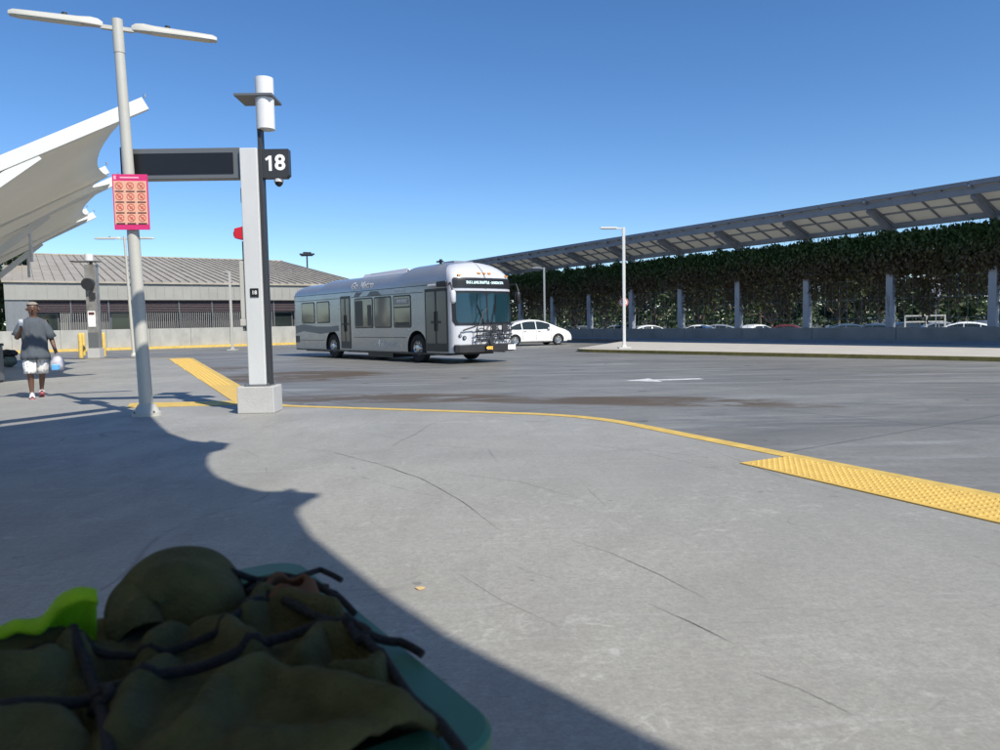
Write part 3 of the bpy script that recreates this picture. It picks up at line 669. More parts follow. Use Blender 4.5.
m = MB(); m.add([(.16, .17, 3.26), (.48, .17, 3.26), (.52, .17, 3.30), (.52, .17, 3.65), (.16, .17, 3.65), (.16, .31, 3.26), (.48, .31, 3.26), (.52, .31, 3.30), (.52, .31, 3.65), (.16, .31, 3.65)],
    [(0, 1, 2, 3, 4), (9, 8, 7, 6, 5), (0, 5, 6, 1), (1, 6, 7, 2), (2, 7, 8, 3), (3, 8, 9, 4), (4, 9, 5, 0)]); nb = m.build('number_board', M_DARK, col)
MX = Matrix.Rotation(R(90), 4, 'X')
text_obj('8', .29, 'digit_eight', M_TEXTW, Matrix.Translation((.405, .166, 3.455)) @ MX, nb, .002, .008, 1.02)
m = MB(); m.add([(.20 + x, y, 3.352 + z) for y in (.164, .168) for x, z in ((.05, 0), (.09, 0), (.09, .206), (.056, .206), (.0, .165), (.018, .138), (.05, .158))], [tuple(range(7)), tuple(range(13, 6, -1))] + [(k, (k + 1) % 7, 7 + (k + 1) % 7, 7 + k) for k in range(7)]); m.build('digit_one', M_TEXTW, nb)
m = MB(); m.tube([(.36, .24, 3.255), (.36, .24, 3.21), ], .065, 16); cctv = m.build('camera_housing', M_WSTEEL, col, auto=40)
m = MB(); m.tube([(.36, .24, 3.208), (.36, .24, 3.18), (.36, .24, 3.15)], [.058, .05, .02], 16); m.build('camera_dome', M_BLACK, cctv, auto=60)
m = MB(); m.box(-.165, -.137, .2, .3, 2.93, 3.13)
m.build('speaker_grille', M_DARK, col)
al = MB(); al.add([(-.26, .14, 2.44), (-.26, .14, 2.57), (-.14, .14, 2.60), (-.14, .14, 2.41), (-.26, .26, 2.44), (-.26, .26, 2.57), (-.14, .26, 2.60), (-.14, .26, 2.41)],
    [(0, 1, 2, 3), (7, 6, 5, 4), (0, 4, 5, 1), (1, 5, 6, 2), (2, 6, 7, 3), (3, 7, 4, 0)]); alo = al.build('alarm_strobe', M_RED, col, bevel=.01)
m = MB(); m.box(-.285, -.26, .17, .23, 2.47, 2.53); m.build('strobe_lens', M_WSTEEL, alo)
m = MB(); m.tube([(-.165, .22, 1.2), (-.165, .22, 2.4)], .015, 8); m.tube([(-.165, .26, 1.2), (-.165, .26, 2.0)], .012, 8); m.box(-.2, -.137, .17, .27, 1.15, 1.45); m.box(-.19, -.137, .17, .27, 1.7, 2.1); m.build('conduit', M_GREYM, col)
m = MB(); m.box(-.215, -.137, .15, .19, 1.32, 2.12); m.box(-.225, -.137, .14, .2, 1.22, 1.32); m.build('call_box', M_WPOLE, col, bevel=.01)
m = MB(); m.box(-.06, .055, .108, .118, 1.62, 1.74); pq = m.build('number_plaque', M_BLACK, col); text_obj('18', .075, 'plaque_number', M_TEXTW, Matrix.Translation((-.002, .105, 1.68)) @ MX, pq, .001, .001)

# second, further column
C2 = G(93.7, 358.2)
c2 = empty('stop_column', C2, R(6)); tag(c2, 'distant stop column with a white poster and lantern between yellow bollards', 'column')
m = MB(); m.box(-.25, .25, 0, .5, 0, .42); m.build('base_block', M_BLOCK, c2, bevel=.012)
m = MB(); m.box(-.22, .22, .08, .42, .42, 4.0); m.build('post', mat('weathered_metal', (.22, .2, .18), .4, .4, var=.5, scale=2, col2=(.42, .42, .42)), c2, bevel=.01)
m = MB(); m.box(-.75, .35, .0, .5, 4.12, 4.16); m.box(-.05, .05, .2, .3, 4.0, 4.12); m.build('lantern_plate', M_GREYM, c2)
m = MB(); m.tube([(-.05, .2, 4.17), (-.05, .2, 4.45)], .17, 20); m.build('lantern', M_LANT, c2, auto=40)
m = MB(); m.tube([(-.02, -.18, 3.15), (-.02, .08, 3.2)], [.26, .22], 18); m.box(-.02, .18, -.02, .08, 2.55, 2.8); m.build('speaker', M_DARK, c2, auto=40)
m = MB(); m.box(-.17, .13, .06, .078, 1.35, 2.02); ps = m.build('poster', M_TEXTW, c2)
m = MB(); m.box(-.13, .1, .05, .057, 1.86, 1.97); m.build('poster_header', M_INK, ps)
m = MB(); m.box(-.225, -.222, .1, .4, .45, 1.2); m.box(-.215, .215, .07, .078, .45, 1.1); m.build('skirt_panel', M_GREYM, c2)
# bollards
def bollard(px, py, label):
    q = G(px, py); o = empty('bollard', q); tag(o, label, 'bollard', 'yellow bollards around the distant column')
    m = MB(); m.tube([(0, 0, 0), (0, 0, 1.02), (0, 0, 1.07), (0, 0, 1.09)], [.085, .085, .065, .02], 16); m.build('post', M_YEL, o, auto=50)
    m = MB(); m.tube([(0, 0, 0), (0, 0, .02)], .12, 16); m.build('base_ring', M_KERB, o)
bollard(81.3, 358.3, 'yellow bollard left of the distant column with the white poster')
bollard(101.0, 357.5, 'yellow bollard just right of the distant column with the white poster')
bollard(104.2, 356.8, 'yellow bollard furthest right of the distant column, overlapped by another')
bollard(84.0, 355.8, 'yellow bollard just behind the left one beside the distant column')

# ------------------------------------------------------------------ tensile shade canopies
INW = Vector((-.85, -.53, 0)).normalized(); SHX = Vector((-SUNH.x, -SUNH.y, 0)) / math.tan(SUNEL)
def canopy(name, label, edge_pts, beams, depth=6.0, slope=.57, blen=6.6, posts=True):
    """edge_pts: membrane edge from tip to tip; beams: list of (tip, is_high)"""
    root = empty(name, (beams[0][0].x, beams[0][0].y, 0)); tag(root, label, 'canopy', 'white tensile shade canopies'); O = Vector((root.location))
    m = MB(); nv = 14; rows = []
    for i, (p, sag) in enumerate(edge_pts):
        row = []
        for j in range(nv + 1):
            v = j / nv; zin = p.z - slope * depth * v * (.55 + .45 * v)
            q = p + INW * depth * v; z = p.z - .16 - slope * depth * v - sag * math.sin(math.pi * min(v + .12, 1)) * .55
            row.append(Vector((q.x, q.y, max(z, 2.2))) - O)
        rows.append(row)
    m.grid(rows); m.build('membrane', M_MEMB, root, smooth=True, solid=.012)
    for tip_, high in beams:
        a = tip_ + INW * (.02 if blen > 7.2 else .14); b = tip_ + INW * blen - Vector((0, 0, blen * slope)); b2 = b
        bm_ = MB(); bm_.bar(a - O, b - O, .16, .26 if high else .2); bo = bm_.build('beam', M_WSTEEL, root, bevel=.008)
        k = MB(); k.tube([a - O + Vector((0, 0, .13)), a - O + Vector((0, 0, .2))], .03, 6); k.build('shackle', M_CHROME, bo)
        if posts and high:
            t = 5.2; pz = tip_.z - t * slope; base = tip_ + INW * t
            k = MB(); k.tube([Vector((base.x, base.y, 0)) - O, Vector((base.x, base.y, pz)) - O], .14, 16); k.build('post', M_WSTEEL, root, auto=50)
            k = MB(); k.tube([Vector((base.x, base.y, 0)) - O, Vector((base.x, base.y, .03)) - O], .28, 16); k.build('base_plate', M_WSTEEL, root)
            s0 = tip_ + INW * 2.0 - Vector((0, 0, 2.0 * slope + .12)); s1 = Vector((base.x, base.y, 1.9)) 
            k = MB(); k.bar(s0 - O, s1 - O, .12, .2); k.build('strut', M_WSTEEL, root, bevel=.006)
            h0 = tip_ + INW * 2.5 - Vector((0, 0, 2.5 * slope + .1)); 
            if (tip_ - beams[0][0]).length > 1: k = MB(); k.bar(h0 - O, h0 - Vector((0, 0, 1.15)) - O, .07, .07, up=(0, 1, 0)); k.build('hanger', M_WSTEEL, root)
    return root
def up_to(g, z):  # point on the sun ray through ground point g at height z
    return g - SHX * z + Vector((0, 0, z))
# overhead canopy: only its shadow reaches the picture
sh = [(140, 408), (146, 415), (152, 423), (160, 430.5), (180, 437.5), (208, 441), (224, 441.6), (216, 447), (201, 449.5), (196, 453.5), (194, 460), (197, 466), (204, 472), (224, 480), (248, 486), (276, 487), (310, 490), (296, 497), (284, 502), (280, 507), (283, 516), (288, 526), (308, 543), (344, 573), (372, 592.5), (400, 612), (450, 638), (500, 662), (585, 705), (670, 750), (760, 788), (850, 820), (900, 850), (880, 900), (860, 960), (850, 1060), (880, 1200), (960, 1400)]
zs = []
tips_i = [0, 6, 16, 32, 37]; tz = [6.0, 5.6, 6.0, 5.6, 6.0]
ep = []
for i, (x, y) in enumerate(sh):
    for a in range(len(tips_i) - 1):
        if tips_i[a] <= i <= tips_i[a + 1]:
            f = (i - tips_i[a]) / (tips_i[a + 1] - tips_i[a]); z = tz[a] * (1 - f) + tz[a + 1] * f; sag = .9 * math.sin(math.pi * f)
    ep.append((up_to(G(x, y), z), sag))
tipg = [G(136, 406.5), G(232, 441.7), G(320, 491), G(930, 850), G(960, 1400)]
bms = [(up_to(g, z), hi) for g, z, hi in zip(tipg, tz, (1, 0, 1, 0, 1))]
canopy('shade_canopy', 'white tensile canopy overhead that throws the scalloped shadow on the near platform', ep, bms, depth=10.5, blen=7.0)
# far canopy, upper left
A1, A2, A3 = D(146, 104, 16), D(119.5, 179, 24), D(95, 215, 32)
B1 = D(108, 170, 19.9); B2 = D(88, 211, 27.9)
ep2 = []
def scal(a, b, n=9, pull=.45, sag=.7):
    o = []
    for k in range(n):
        f = k / n; p = a.lerp(b, f) + INW * pull * (1 - (2 * f - 1) ** 2) - Vector((0, 0, pull * .2 * (1 - (2 * f - 1) ** 2))); o.append((p, sag * math.sin(math.pi * f)))
    return o
ep2 = scal(A1 + INW * .25, B1) + scal(B1, A2 + INW * .25) + scal(A2 + INW * .25, B2) + scal(B2, A3 + INW * .25) + [(A3 + INW * .25, 0)]
canopy('shade_canopy', 'white tensile canopy with three raised beams at the upper left behind the near lamp post', ep2, [(A1, 1), (B1, 0), (A2, 1), (B2, 0), (A3, 1)], depth=8.0, blen=7.6)

# ------------------------------------------------------------------ bus
M_BUSG = mat('silver_bus_paint', (.36, .365, .375), .24, .45, coat=.3, var=.04, scale=1)
M_BUSW = mat('light_silver_paint', (.60, .60, .63), .32, .1, coat=.3)
M_BUSD = mat('dark_grey_wrap', (.13, .135, .15), .35, .3)
M_BUSGL = mat('tinted_bus_window', (.15, .15, .13), .07, coat=.4)
M_WS = mat('windscreen', (.012, .036, .05), .06, coat=.5)
M_BLK = mat('black_trim', (.016, .016, .018), .4)
M_SEAT = mat('bus_interior', (.05, .055, .08), .8)
M_AMB = mat('amber_lamp', (.8, .3, .03), .3)
M_LED = mat('led_text', (.7, .9, .9), .4, emis=(.75, .95, 1, 1.1))
M_LEDO = mat('led_orange', (.9, .4, .05), .4, emis=(1, .5, .08, .9))
LB, HW, ZB = 12.2, 1.275, .36
hb = Vector((.643, -.766, 0)).normalized(); Cc = G(452, 364.3, -.13)
Rr = Vector((hb.y, -hb.x, 0))
busO = Cc - hb * 11.9 - Rr * HW
bus = empty('city_bus', (busO.x, busO.y, -.13), math.atan2(hb.y, hb.x)); tag(bus, 'silver-grey articulating-door city bus with a bicycle rack turning in the concrete bus yard', 'bus')
bus['label'] = 'silver-grey city bus with two double doors and a white front with a bicycle rack'
def ztop(x):
    pts = [(0, 2.95), (.25, 3.12), (.8, 3.16), (2.4, 3.16), (2.9, 3.27), (8.3, 3.27), (9.2, 3.43), (10.8, 3.45), (11.6, 3.40), (12.3, 3.36)]
    for (a, b), (c, d) in zip(pts, pts[1:]):
        if x <= c:
            f = (x - a) / (c - a); f = f * f * (3 - 2 * f); return b + (d - b) * max(0, f)
    return pts[-1][1]
def bulge(z): return .62 * max(0, (z - 2.72) / .7) ** 2.0 + .045 * max(0, z - 1.15)
def cfront(c): return 11.88 + .34 * (1 - c ** 3.2) ** (1 / 2.0) if c < 1 else 11.88
def FX(y, z): return cfront(min(1, abs(y) / HW)) - bulge(z)
def ring(x, c, T):
    pts = [(-HW * c, ZB), (-HW * c, 1.0), (-HW * c, 1.6), (-HW * c, 2.2), (-HW * c, 2.62)]
    zs_ = 2.62
    for k in range(1, 10):
        a = R(90 * k / 10); pts.append((-HW * c * (math.cos(a) ** .62), zs_ + (T - zs_) * (math.sin(a) ** .82)))
    pts.append((0, T)); full = pts + [(-y, z) for y, z in reversed(pts[:-1])]
    out = []
    for y, z in full:
        f = max(0, min(1, (x - 10.6) / 1.3)); out.append(Vector((x - bulge(z) * f * f * (3 - 2 * f) if x > 10.6 else x + (.25 * max(0, (z - 2.6) / .6) ** 2 * max(0, 1 - x / .8)), y, z)))
    return out
rows = []
for c in (.02, .5, .8, .93, .985): rows.append(ring(.12 - .12 * (1 - c ** 4) ** .5 + 0, c, ztop(0) - .0))
x = .16
while x < 11.88: rows.append(ring(x, 1, ztop(x))); x += .14
for c in (1, .985, .955, .9, .82, .7, .55, .35, .15, .02): rows.append(ring(cfront(c) if c < 1 else 11.88, c, ztop(11.9)))
m = MB(); m.grid(rows, closed=True); n_ = len(rows[0]); m.add(rows[0], [tuple(range(n_))]); m.add(rows[-1], [tuple(range(n_))])
for fi, f in enumerate(m.f):
    xa = sum(m.v[i][0] for i in f) / len(f); za = sum(m.v[i][2] for i in f) / len(f); ya = sum(m.v[i][1] for i in f) / len(f)
    if xa > 11.78 - bulge(za) * .9: m.m[fi] = 1
body = m.build('body', [M_BUSG, M_BUSW], bus)
AX = (3.65, 9.87)
bmesh_tmp = bmesh.new(); bmesh_tmp.from_mesh(body.data); bmesh.ops.remove_doubles(bmesh_tmp, verts=bmesh_tmp.verts, dist=.0005); bmesh.ops.recalc_face_normals(bmesh_tmp, faces=bmesh_tmp.faces); bmesh_tmp.to_mesh(body.data); bmesh_tmp.free()
for ax in AX:
    for s_ in (-1, 1):
        cme = MB(); ya, yb = (s_ * .78, s_ * 1.5); nn_ = 28
        vs = [(ax + .60 * math.cos(2 * math.pi * k / nn_), y, .52 + .60 * math.sin(2 * math.pi * k / nn_)) for y in (ya, yb) for k in range(nn_)]
        cme.add(vs, [tuple(range(nn_)), tuple(range(nn_, 2 * nn_))] + [(k, (k + 1) % nn_, nn_ + (k + 1) % nn_, nn_ + k) for k in range(nn_)])
        cut = cme.build('cutter', M_BLK); md = body.modifiers.new('b', 'BOOLEAN'); md.operation = 'DIFFERENCE'; md.object = cut; md.solver = 'EXACT'; md.material_mode = 'TRANSFER'
        bpy.context.view_layer.update()
        bus_loc = bus.matrix_world.copy(); cut.matrix_world = bus_loc
        bpy.context.view_layer.update()
        me = bpy.data.meshes.new_from_object(body.evaluated_get(bpy.context.evaluated_depsgraph_get())); body.modifiers.clear(); body.data = me; bpy.data.objects.remove(cut)
body.data.name = 'body'
for p in body.data.polygons: p.use_smooth = True
body.data.set_sharp_from_angle(angle=R(35))
SY = -HW
def side_panel(x0, x1, z0, z1, r_, y0, y1, name, mt, parent=bus):
    m = MB(); pts = rrect(x1 - x0, z1 - z0, r_); cx, cz = (x0 + x1) / 2, (z0 + z1) / 2; n_ = len(pts)
    vs = [(cx + a, y0, cz + b) for a, b in pts] + [(cx + a, y1, cz + b) for a, b in pts]
    m.add(vs, [tuple(range(n_)), tuple(range(n_, 2 * n_))] + [(k, (k + 1) % n_, n_ + (k + 1) % n_, n_ + k) for k in range(n_)]); return m.build(name, mt, parent)
def window(x0, x1, z0, z1, extra=None):
    for s_ in (-1, 1):
        if s_ == 1 and extra == 'one': continue
        y = s_ * HW; f = side_panel(x0, x1, z0, z1, .09, y - s_ * .01, y + s_ * .010, 'window', M_BLK)
        side_panel(x0 + .05, x1 - .05, z0 + .05, z1 - .05, .06, y + s_ * .005, y + s_ * .014, 'pane', M_BUSGL, f)
for a, b in ((.85, 2.1), (2.3, 3.45)): window(a, b, 1.45, 2.36)
window(5.55, 6.95, 1.22, 2.38); window(7.05, 8.25, 1.22, 2.38)
window(8.4, 9.55, 1.22, 2.38)
for i, (a, b) in enumerate(((5.62, 6.2),)):   # open-looking section with people shapes inside
    side_panel(a, b, 1.3, 2.28, .04, SY - .012, SY - .018, 'dark_pane', M_BLK)
side_panel(6.55, 6.85, 1.3, 2.1, .04, SY - .012, SY - .018, 'dark_pane', M_BLK)
m = MB(); m.box(8.47, 9.48, SY - .019, SY - .012, 1.93, 1.98); m.build('window_bar', M_BLK, bus); m = MB(); m.box(8.5, 9.45, SY - .019, SY - .012, 1.28, 1.42); m.build('dark_pane', M_BLK, bus)
m = MB(); m.box(8.5, 9.45, SY - .02, SY - .012, 2.05, 2.27); m.build('side_sign', mat('side_sign_face', (.25, .25, .23), .3), bus)
text_obj('BUS LINE', .16, 'side_sign_text', M_TEXTW, Matrix.Translation((8.98, SY - .023, 2.16)) @ MX, bus, .001, .002)
def door(x0, x1, z0=.42, z1=2.5):
    y = SY; f = side_panel(x0, x1, z0, z1, .04, y + .01, y - .012, 'door', M_BLK)
    mid = (x0 + x1) / 2
    for a, b in ((x0 + .07, mid - .05), (mid + .05, x1 - .07)):
        side_panel(a, b, z0 + .28, z1 - .1, .04, y - .008, y - .016, 'pane', mat('door_glass', (.17, .165, .145), .15) if not bpy.data.materials.get('door_glass') else bpy.data.materials['door_glass'], f)
    m = MB(); m.box(mid - .28, mid + .28, y - .03, y - .02, 1.35, 1.43); m.build('handle', M_BLK, f)
    m = MB(); m.tube([(mid - .07, y - .03, 1.1), (mid - .07, y - .03, 1.75)], .02, 6); m.tube([(mid + .07, y - .03, 1.1), (mid + .07, y - .03, 1.75)], .02, 6); m.build('grab_rail', M_BLK, f)
door(3.9 + .5, 5.2); 
door(10.42, 11.72, .40, 2.52)
# darker wrap shapes, trim lines
m = MB(); P = [(0.2, 1.02), (1.0, 1.12), (2.6, 1.0), (4.2, 1.12), (4.2, 1.35), (3.4, 1.3), (2.2, 1.32), (1.0, 1.42), (.2, 1.35)]; m.add([(x, SY - .0035, z) for x, z in P], [tuple(range(len(P)))]); m.add([(x, SY - .0035, z) for x, z in [(5.5, 2.45), (5.9, 2.44), (6.2, 2.60), (5.7, 2.62)]] , [(0, 1, 2, 3)]); m.add([(x, SY - .0035, z) for x, z in [(6.5, 2.43), (7.6, 2.43), (7.3, 2.6), (6.8, 2.61)]], [(0, 1, 2, 3)]); m.build('wrap_graphic', M_BUSD, bus)
m = MB()
for z, a, b in ((2.42, .1, 4.3), (2.42, 5.3, 10.3), (.86, 5.4, 9.2), (.72, .3, 2.9), (2.64, .1, 11.4)): m.box(a, b, SY - .004, SY + .01, z, z + .022)
m.box(.15, .55, SY - .006, SY, .62, .92); m.build('trim_line', M_BLK, bus)
m = MB(); m.box(.2, 11.6, SY - .012, SY + .05, .30, .36); m.box(.2, 11.6, -SY - .05, -SY + .012, .30, .36); m.build('skirt_rail', M_BLK, bus)
m = MB(); m.box(6.2, 8.0, -1.1, 1.1, .12, .36); m.box(.6, 2.8, -1.0, 1.0, .24, .36); m.box(4.4, 11.3, -1.0, 1.0, .26, .36); m.build('underbody', M_BLK, bus)
# silver roof rails / fairings
m = MB(); m.box(6.3, 9.0, -.95, .95, 3.26, 3.31); m.build('roof_hatch_panel', M_BUSW, bus, bevel=.02)
m = MB()
rows = []
for k in range(15):
    x = 5.8 + k * .22; h_ = .20 * min(1, (k) / 3) * 1; rows.append([Vector((x, -1.03, 3.02)), Vector((x, -1.0, 3.16 + .02)), Vector((x, -.9, 3.26 + .04 + .05 * (k / 14)))])
m.grid(rows); m.build('roof_rail', M_BUSW, bus, solid=.03)
m = MB(); m.box(10.0, 10.7, -.2, .65, 3.36, 3.52); m.build('roof_vent', mat('vent_grey', (.2, .22, .26), .5), bus, bevel=.03)
m = MB(); m.tube([(10.6, -.7, 3.4), (10.6, -.7, 3.55)], .05, 8); m.box(10.4, 10.7, -.75, -.65, 3.45, 3.5); m.build('antenna', M_BLK, bus)
m = MB()
for y in (-1.0, -.2, 0.02, .24, 1.02):
    z = 2.98 if abs(y) < .9 else 2.9; x = FX(y, z); m.box(x - .03, x + .04, y - .06, y + .06, z, z + .04)
m.build('marker_lamp', M_AMB, bus)
# front surfaces follow the curved face
def front_patch(y0, y1, z0, z1, off, name, mt, parent=bus, ny=22, nz=8, rnd_=0.0, solid=0):
    m = MB(); rows = []
    for j in range(nz + 1):
        z = z0 + (z1 - z0) * j / nz; row = []
        for i in range(ny + 1):
            f = i / ny; inset = rnd_ * (max(0, abs(2 * j / nz - 1) - .75) / .25) ** 2; ya = y0 + inset; yb = y1 - inset; y = ya + (yb - ya) * f
            yy = max(-1.262, min(1.262, y)); row.append(Vector((FX(yy, z) + off, yy * 1.004, z)))
        rows.append(row)
    m.grid(rows); return m.build(name, mt, parent, smooth=True)
front_patch(-1.255, 1.255, 1.27, 2.40, .012, 'windscreen_surround', M_BLK, rnd_=.06)
ws = front_patch(-1.17, -.03, 1.35, 2.33, .022, 'windscreen', M_WS, rnd_=.05); ws2 = front_patch(.03, 1.17, 1.35, 2.33, .022, 'windscreen', M_WS, rnd_=.05)
front_patch(-1.22, 1.22, 2.50, 2.84, .02, 'destination_sign', M_BLK, rnd_=.04)
front_patch(-1.245, 1.245, 2.41, 2.47, .025, 'brow_trim', M_BUSW)
MF = Matrix.Rotation(R(90), 4, 'Z') @ Matrix.Rotation(R(90), 4, 'X')
dt = text_obj('BUS L LINE SHUTTLE - UNION STA', .125, 'destination_text', M_LED, Matrix.Identity(4), bus, .001, .0, .82)
dt.data.transform(MF); 
for v in dt.data.vertices:
    y, z = v.co.y, v.co.z + 2.68; v.co = Vector((FX(y, z) + .028, y, z))
# dashboard silhouettes are hinted by a lower band behind the glass
front_patch(-1.26, 1.26, .38, .64, .05, 'bumper', M_BLK, nz=4, rnd_=.02)
m = MB(); rows = []
for z, o_ in ((.36, .05), (.38, .15), (.61, .17), (.64, .05)):
    rows.append([Vector((FX(y, z) + o_, y * 1.01, z)) for y in [-1.26 + 2.52 * k / 24 for k in range(25)]])
m.grid(rows); m.build('bumper_skin', mat('bumper_rubber', (.03, .03, .033), .45), bus, smooth=False)
m = MB(); xb = FX(.95, .5) + .19; m.box(xb, xb + .02, .78, 1.12, .42, .59); m.build('number_plate', M_TEXTW, bus)
m = MB(); xb = FX(0, .5) + .2; m.box(xb, xb + .02, -.25, .05, .41, .60); m.build('fleet_number_panel', M_BLK, bus); text_obj('4082', .14, 'fleet_number', M_LEDO, Matrix.Translation((xb + .024, -.1, .505)) @ MF, bus, .001, .002)
hl = []
for s_ in (-1, 1):
    for j, (y, z, r_) in enumerate(((1.07, .93, .055), (.93, .86, .07))):
        yy = s_ * y; x = FX(yy, z); m = MB(); m.tube([(x - .02, yy, z), (x + .025, yy, z)], r_, 14); h_ = m.build('headlight', M_BLK, bus); m = MB(); m.tube([(x + .026, yy, z), (x + .03, yy, z)], r_ * .7, 14); m.build('lens', M_CHROME, h_)
    m = MB(); y = s_ * .95; z = 1.05; m.box(FX(y, z) - .02, FX(y, z) + .02, y - .12, y + .12, z, z + .015); m.build('lamp_trim', M_BLK, bus)
# wipers
m = MB()
for y0, y1 in ((-.15, -.75), (.15, .55)):
    pts = [(FX(y0 + (y1 - y0) * f, 1.1 + .75 * f) + .05, y0 + (y1 - y0) * f * .5 + .0, 1.3 + .7 * f) for f in (0, .5, 1)]; m.tube(pts, .014, 5)
    e_ = pts[-1]; m.tube([(e_[0], e_[1] - .02, e_[2] - .4), (e_[0] + .005, e_[1] + .05, e_[2] + .3)], .012, 5)
m.build('wiper', M_BLK, bus)
# mirrors
for s_ in (-1, 1):
    x = 12.05; m = MB(); m.tube([(11.7, s_ * 1.2, 2.62), (12.1, s_ * 1.42, 2.66), (12.22, s_ * 1.42, 2.4)], .03, 8); mr = m.build('mirror', M_BLK, bus)
    m = MB(); m.tube([(12.2, s_ * 1.40, 2.42), (12.2, s_ * 1.40, 2.34), (12.2, s_ * 1.40, 2.05), (12.2, s_ * 1.40, 1.98)], [.05, .1, .1, .05], 12); m.build('mirror_head', M_BUSW if s_ < 0 else M_BLK, mr, auto=60)
m = MB(); m.tube([(10.7, SY - .04, 2.62), (11.2, SY - .04, 2.62)], .05, 8); m.build('door_lamp', M_BUSW, bus)
m = MB(); m.box(11.2, 11.75, SY - .08, SY - .01, 2.56, 2.74); m.build('corner_housing', M_BLK, bus, bevel=.03)
# bicycle rack, folded up against the front, with a clutter of tubes
m = MB(); XR = 12.42
def circ(m, y, z, r_, x, rt=.014, n=18, squash=1): m.tube([(x, y + r_ * squash * math.cos(2 * math.pi * k / n), z + r_ * math.sin(2 * math.pi * k / n)) for k in range(n + 1)], rt, 5, cap=False)
for y in (-.62, -.35, -.05, .25, .55, .85): m.tube([(XR - .12, y, .74), (XR, y, .84), (XR, y + .04, 1.2)], .016, 5)
for z in (.84, .95, 1.06, 1.2): m.tube([(XR, -.66, z), (XR, .92, z + .01)], .018, 5)
for y, z, r_, s_ in ((-.45, .98, .15, 1.3), (.15, 1.0, .15, 1.2), (.62, 1.02, .16, 1.0), (-.15, .92, .11, 1.1), (.4, .9, .09, 1)): circ(m, y, z, r_, XR + .04, .014, 18, s_)
m.tube([(XR + .05, -.6, .86), (XR + .05, -.1, 1.2), (XR + .05, .4, .85), (XR + .05, .8, 1.2)], .016, 5)
m.tube([(XR - .05, -.62, 1.18), (12.2, -1.02, 1.08)], .02, 6)
m.tube([(XR, -.5, 1.2), (XR - .05, -.3, 1.5), (XR - .1, -.1, 1.62)], .018, 6)
m.box(XR + .0, XR + .05, 0.02, .2, .98, 1.2); m.box(XR, XR + .05, .45, .68, 1.02, 1.22)
m.tube([(XR - .02, -.05, .80), (XR + .08, -.05, .80)], .09, 12)
m.v = [(a, b, .66 + (c - .74) * 1.3) for a, b, c in m.v]
m.build('bicycle_rack', M_DARK, bus)
# lettering on the roof cove and skirt
m_ = text_obj('Go Metro', .42, 'roof_lettering', M_TEXTW, Matrix.Identity(4), bus, .001, .012, 1.0)
tl_ = []
def cove(z):   # y of roof cove at height z around x=6.5
    T = ztop(6.5); best = None
    s_ = max(0, min(1, (z - 2.62) / (T - 2.62))) ** (1 / .82); a = math.asin(s_); return -HW * math.cos(a) ** .62
for v in m_.data.vertices:
    x, z = v.co.x + 6.15, v.co.y * .9 + 2.86; v.co = Vector((x, cove(z) - .012, z))
text_obj('ELECTRIC BUS', .13, 'slogan', M_TEXTW, Matrix.Translation((8.75, SY - .006, 2.53)) @ MX, bus, .001, .001)
text_obj('Electric', .33, 'side_lettering', mat('pale_grey_lettering', (.55, .55, .56), .5), Matrix.Translation((8.1, SY - .006, .64)) @ MX, bus, .001, .004)
m = MB(); m.add([(x, SY - .006, z) for x, z in [(7.30, .52), (7.36, .52), (7.44, .66), (7.38, .66), (7.46, .80), (7.34, .80), (7.26, .63), (7.33, .63)]], [tuple(range(8))]); m.build('bolt_symbol', M_TEXTW, bus)
# wheels
def wheel(parent, x, y, z, r_, w, s_, name='wheel', rimr=.56, rimmat=None):
    m = MB(); pr = [(r_ * rimr, .0), (r_ * .9, .0), (r_, .04 * r_ * 2), (r_, w - .04), (r_ * .93, w), (r_ * rimr, w - .01)]
    n = 28; rows = []
    for rr_, yy in pr: rows.append([Vector((x + rr_ * math.cos(2 * math.pi * k / n), y + s_ * (-w + yy), z + rr_ * math.sin(2 * math.pi * k / n))) for k in range(n)])
    m.grid(rows, closed=True); t = m.build(name, M_RUBBER, parent, auto=35)
    m = MB(); pr = [(r_ * rimr, -.01), (r_ * rimr * .92, -.05 * r_ / .5), (r_ * .30, -.09 * r_ / .5), (r_ * .22, .0), (.001, .01)]; rows = []
    for rr_, yy in pr: rows.append([Vector((x + rr_ * math.cos(2 * math.pi * k / n), y + s_ * yy, z + rr_ * math.sin(2 * math.pi * k / n))) for k in range(n)])
    m.grid(rows, closed=True)
    for k in range(10): a = k * math.pi / 5; rr_ = r_ * .36; m.box(x + rr_ * math.cos(a) - .02, x + rr_ * math.cos(a) + .02, y + s_ * (-.06) - .03, y + s_ * (-.06) + .04, z + rr_ * math.sin(a) - .02, z + rr_ * math.sin(a) + .02)
    for k in range(8):
        a = k * math.pi / 4 + .2; rr_ = r_ * .47; q_ = [(x + rr_ * math.cos(a) + dx * .045 * r_ * 2, y + s_ * -.045 * (r_ / .5) , z + rr_ * math.sin(a) + dz * .045 * r_ * 2) for dx, dz in ((-1, 0), (0, -1), (1, 0), (0, 1))]; m.add([(a_, b_ + s_ * .012, c_) for a_, b_, c_ in q_], [(0, 1, 2, 3)], 1)
    m.build('rim', [rimmat or M_CHROME, M_BLK], t, auto=35); return t
for ax in AX:
    for s_ in (-1, 1): wheel(bus, ax, s_ * (HW - .03), .50, .49, .28, s_)
m = MB()
m.tube([(3.65, -1.0, .5), (3.65, 1.0, .5)], .1, 8); m.tube([(9.87, -1.0, .5), (9.87, 1.0, .5)], .1, 8); m.build('axle', M_BLK, bus)
m = MB(); m.box(-.02, .03, -1.05, -.85, 1.0, 1.5); m.box(-.02, .03, .85, 1.05, 1.0, 1.5); m.build('tail_lamp', M_RED, bus)

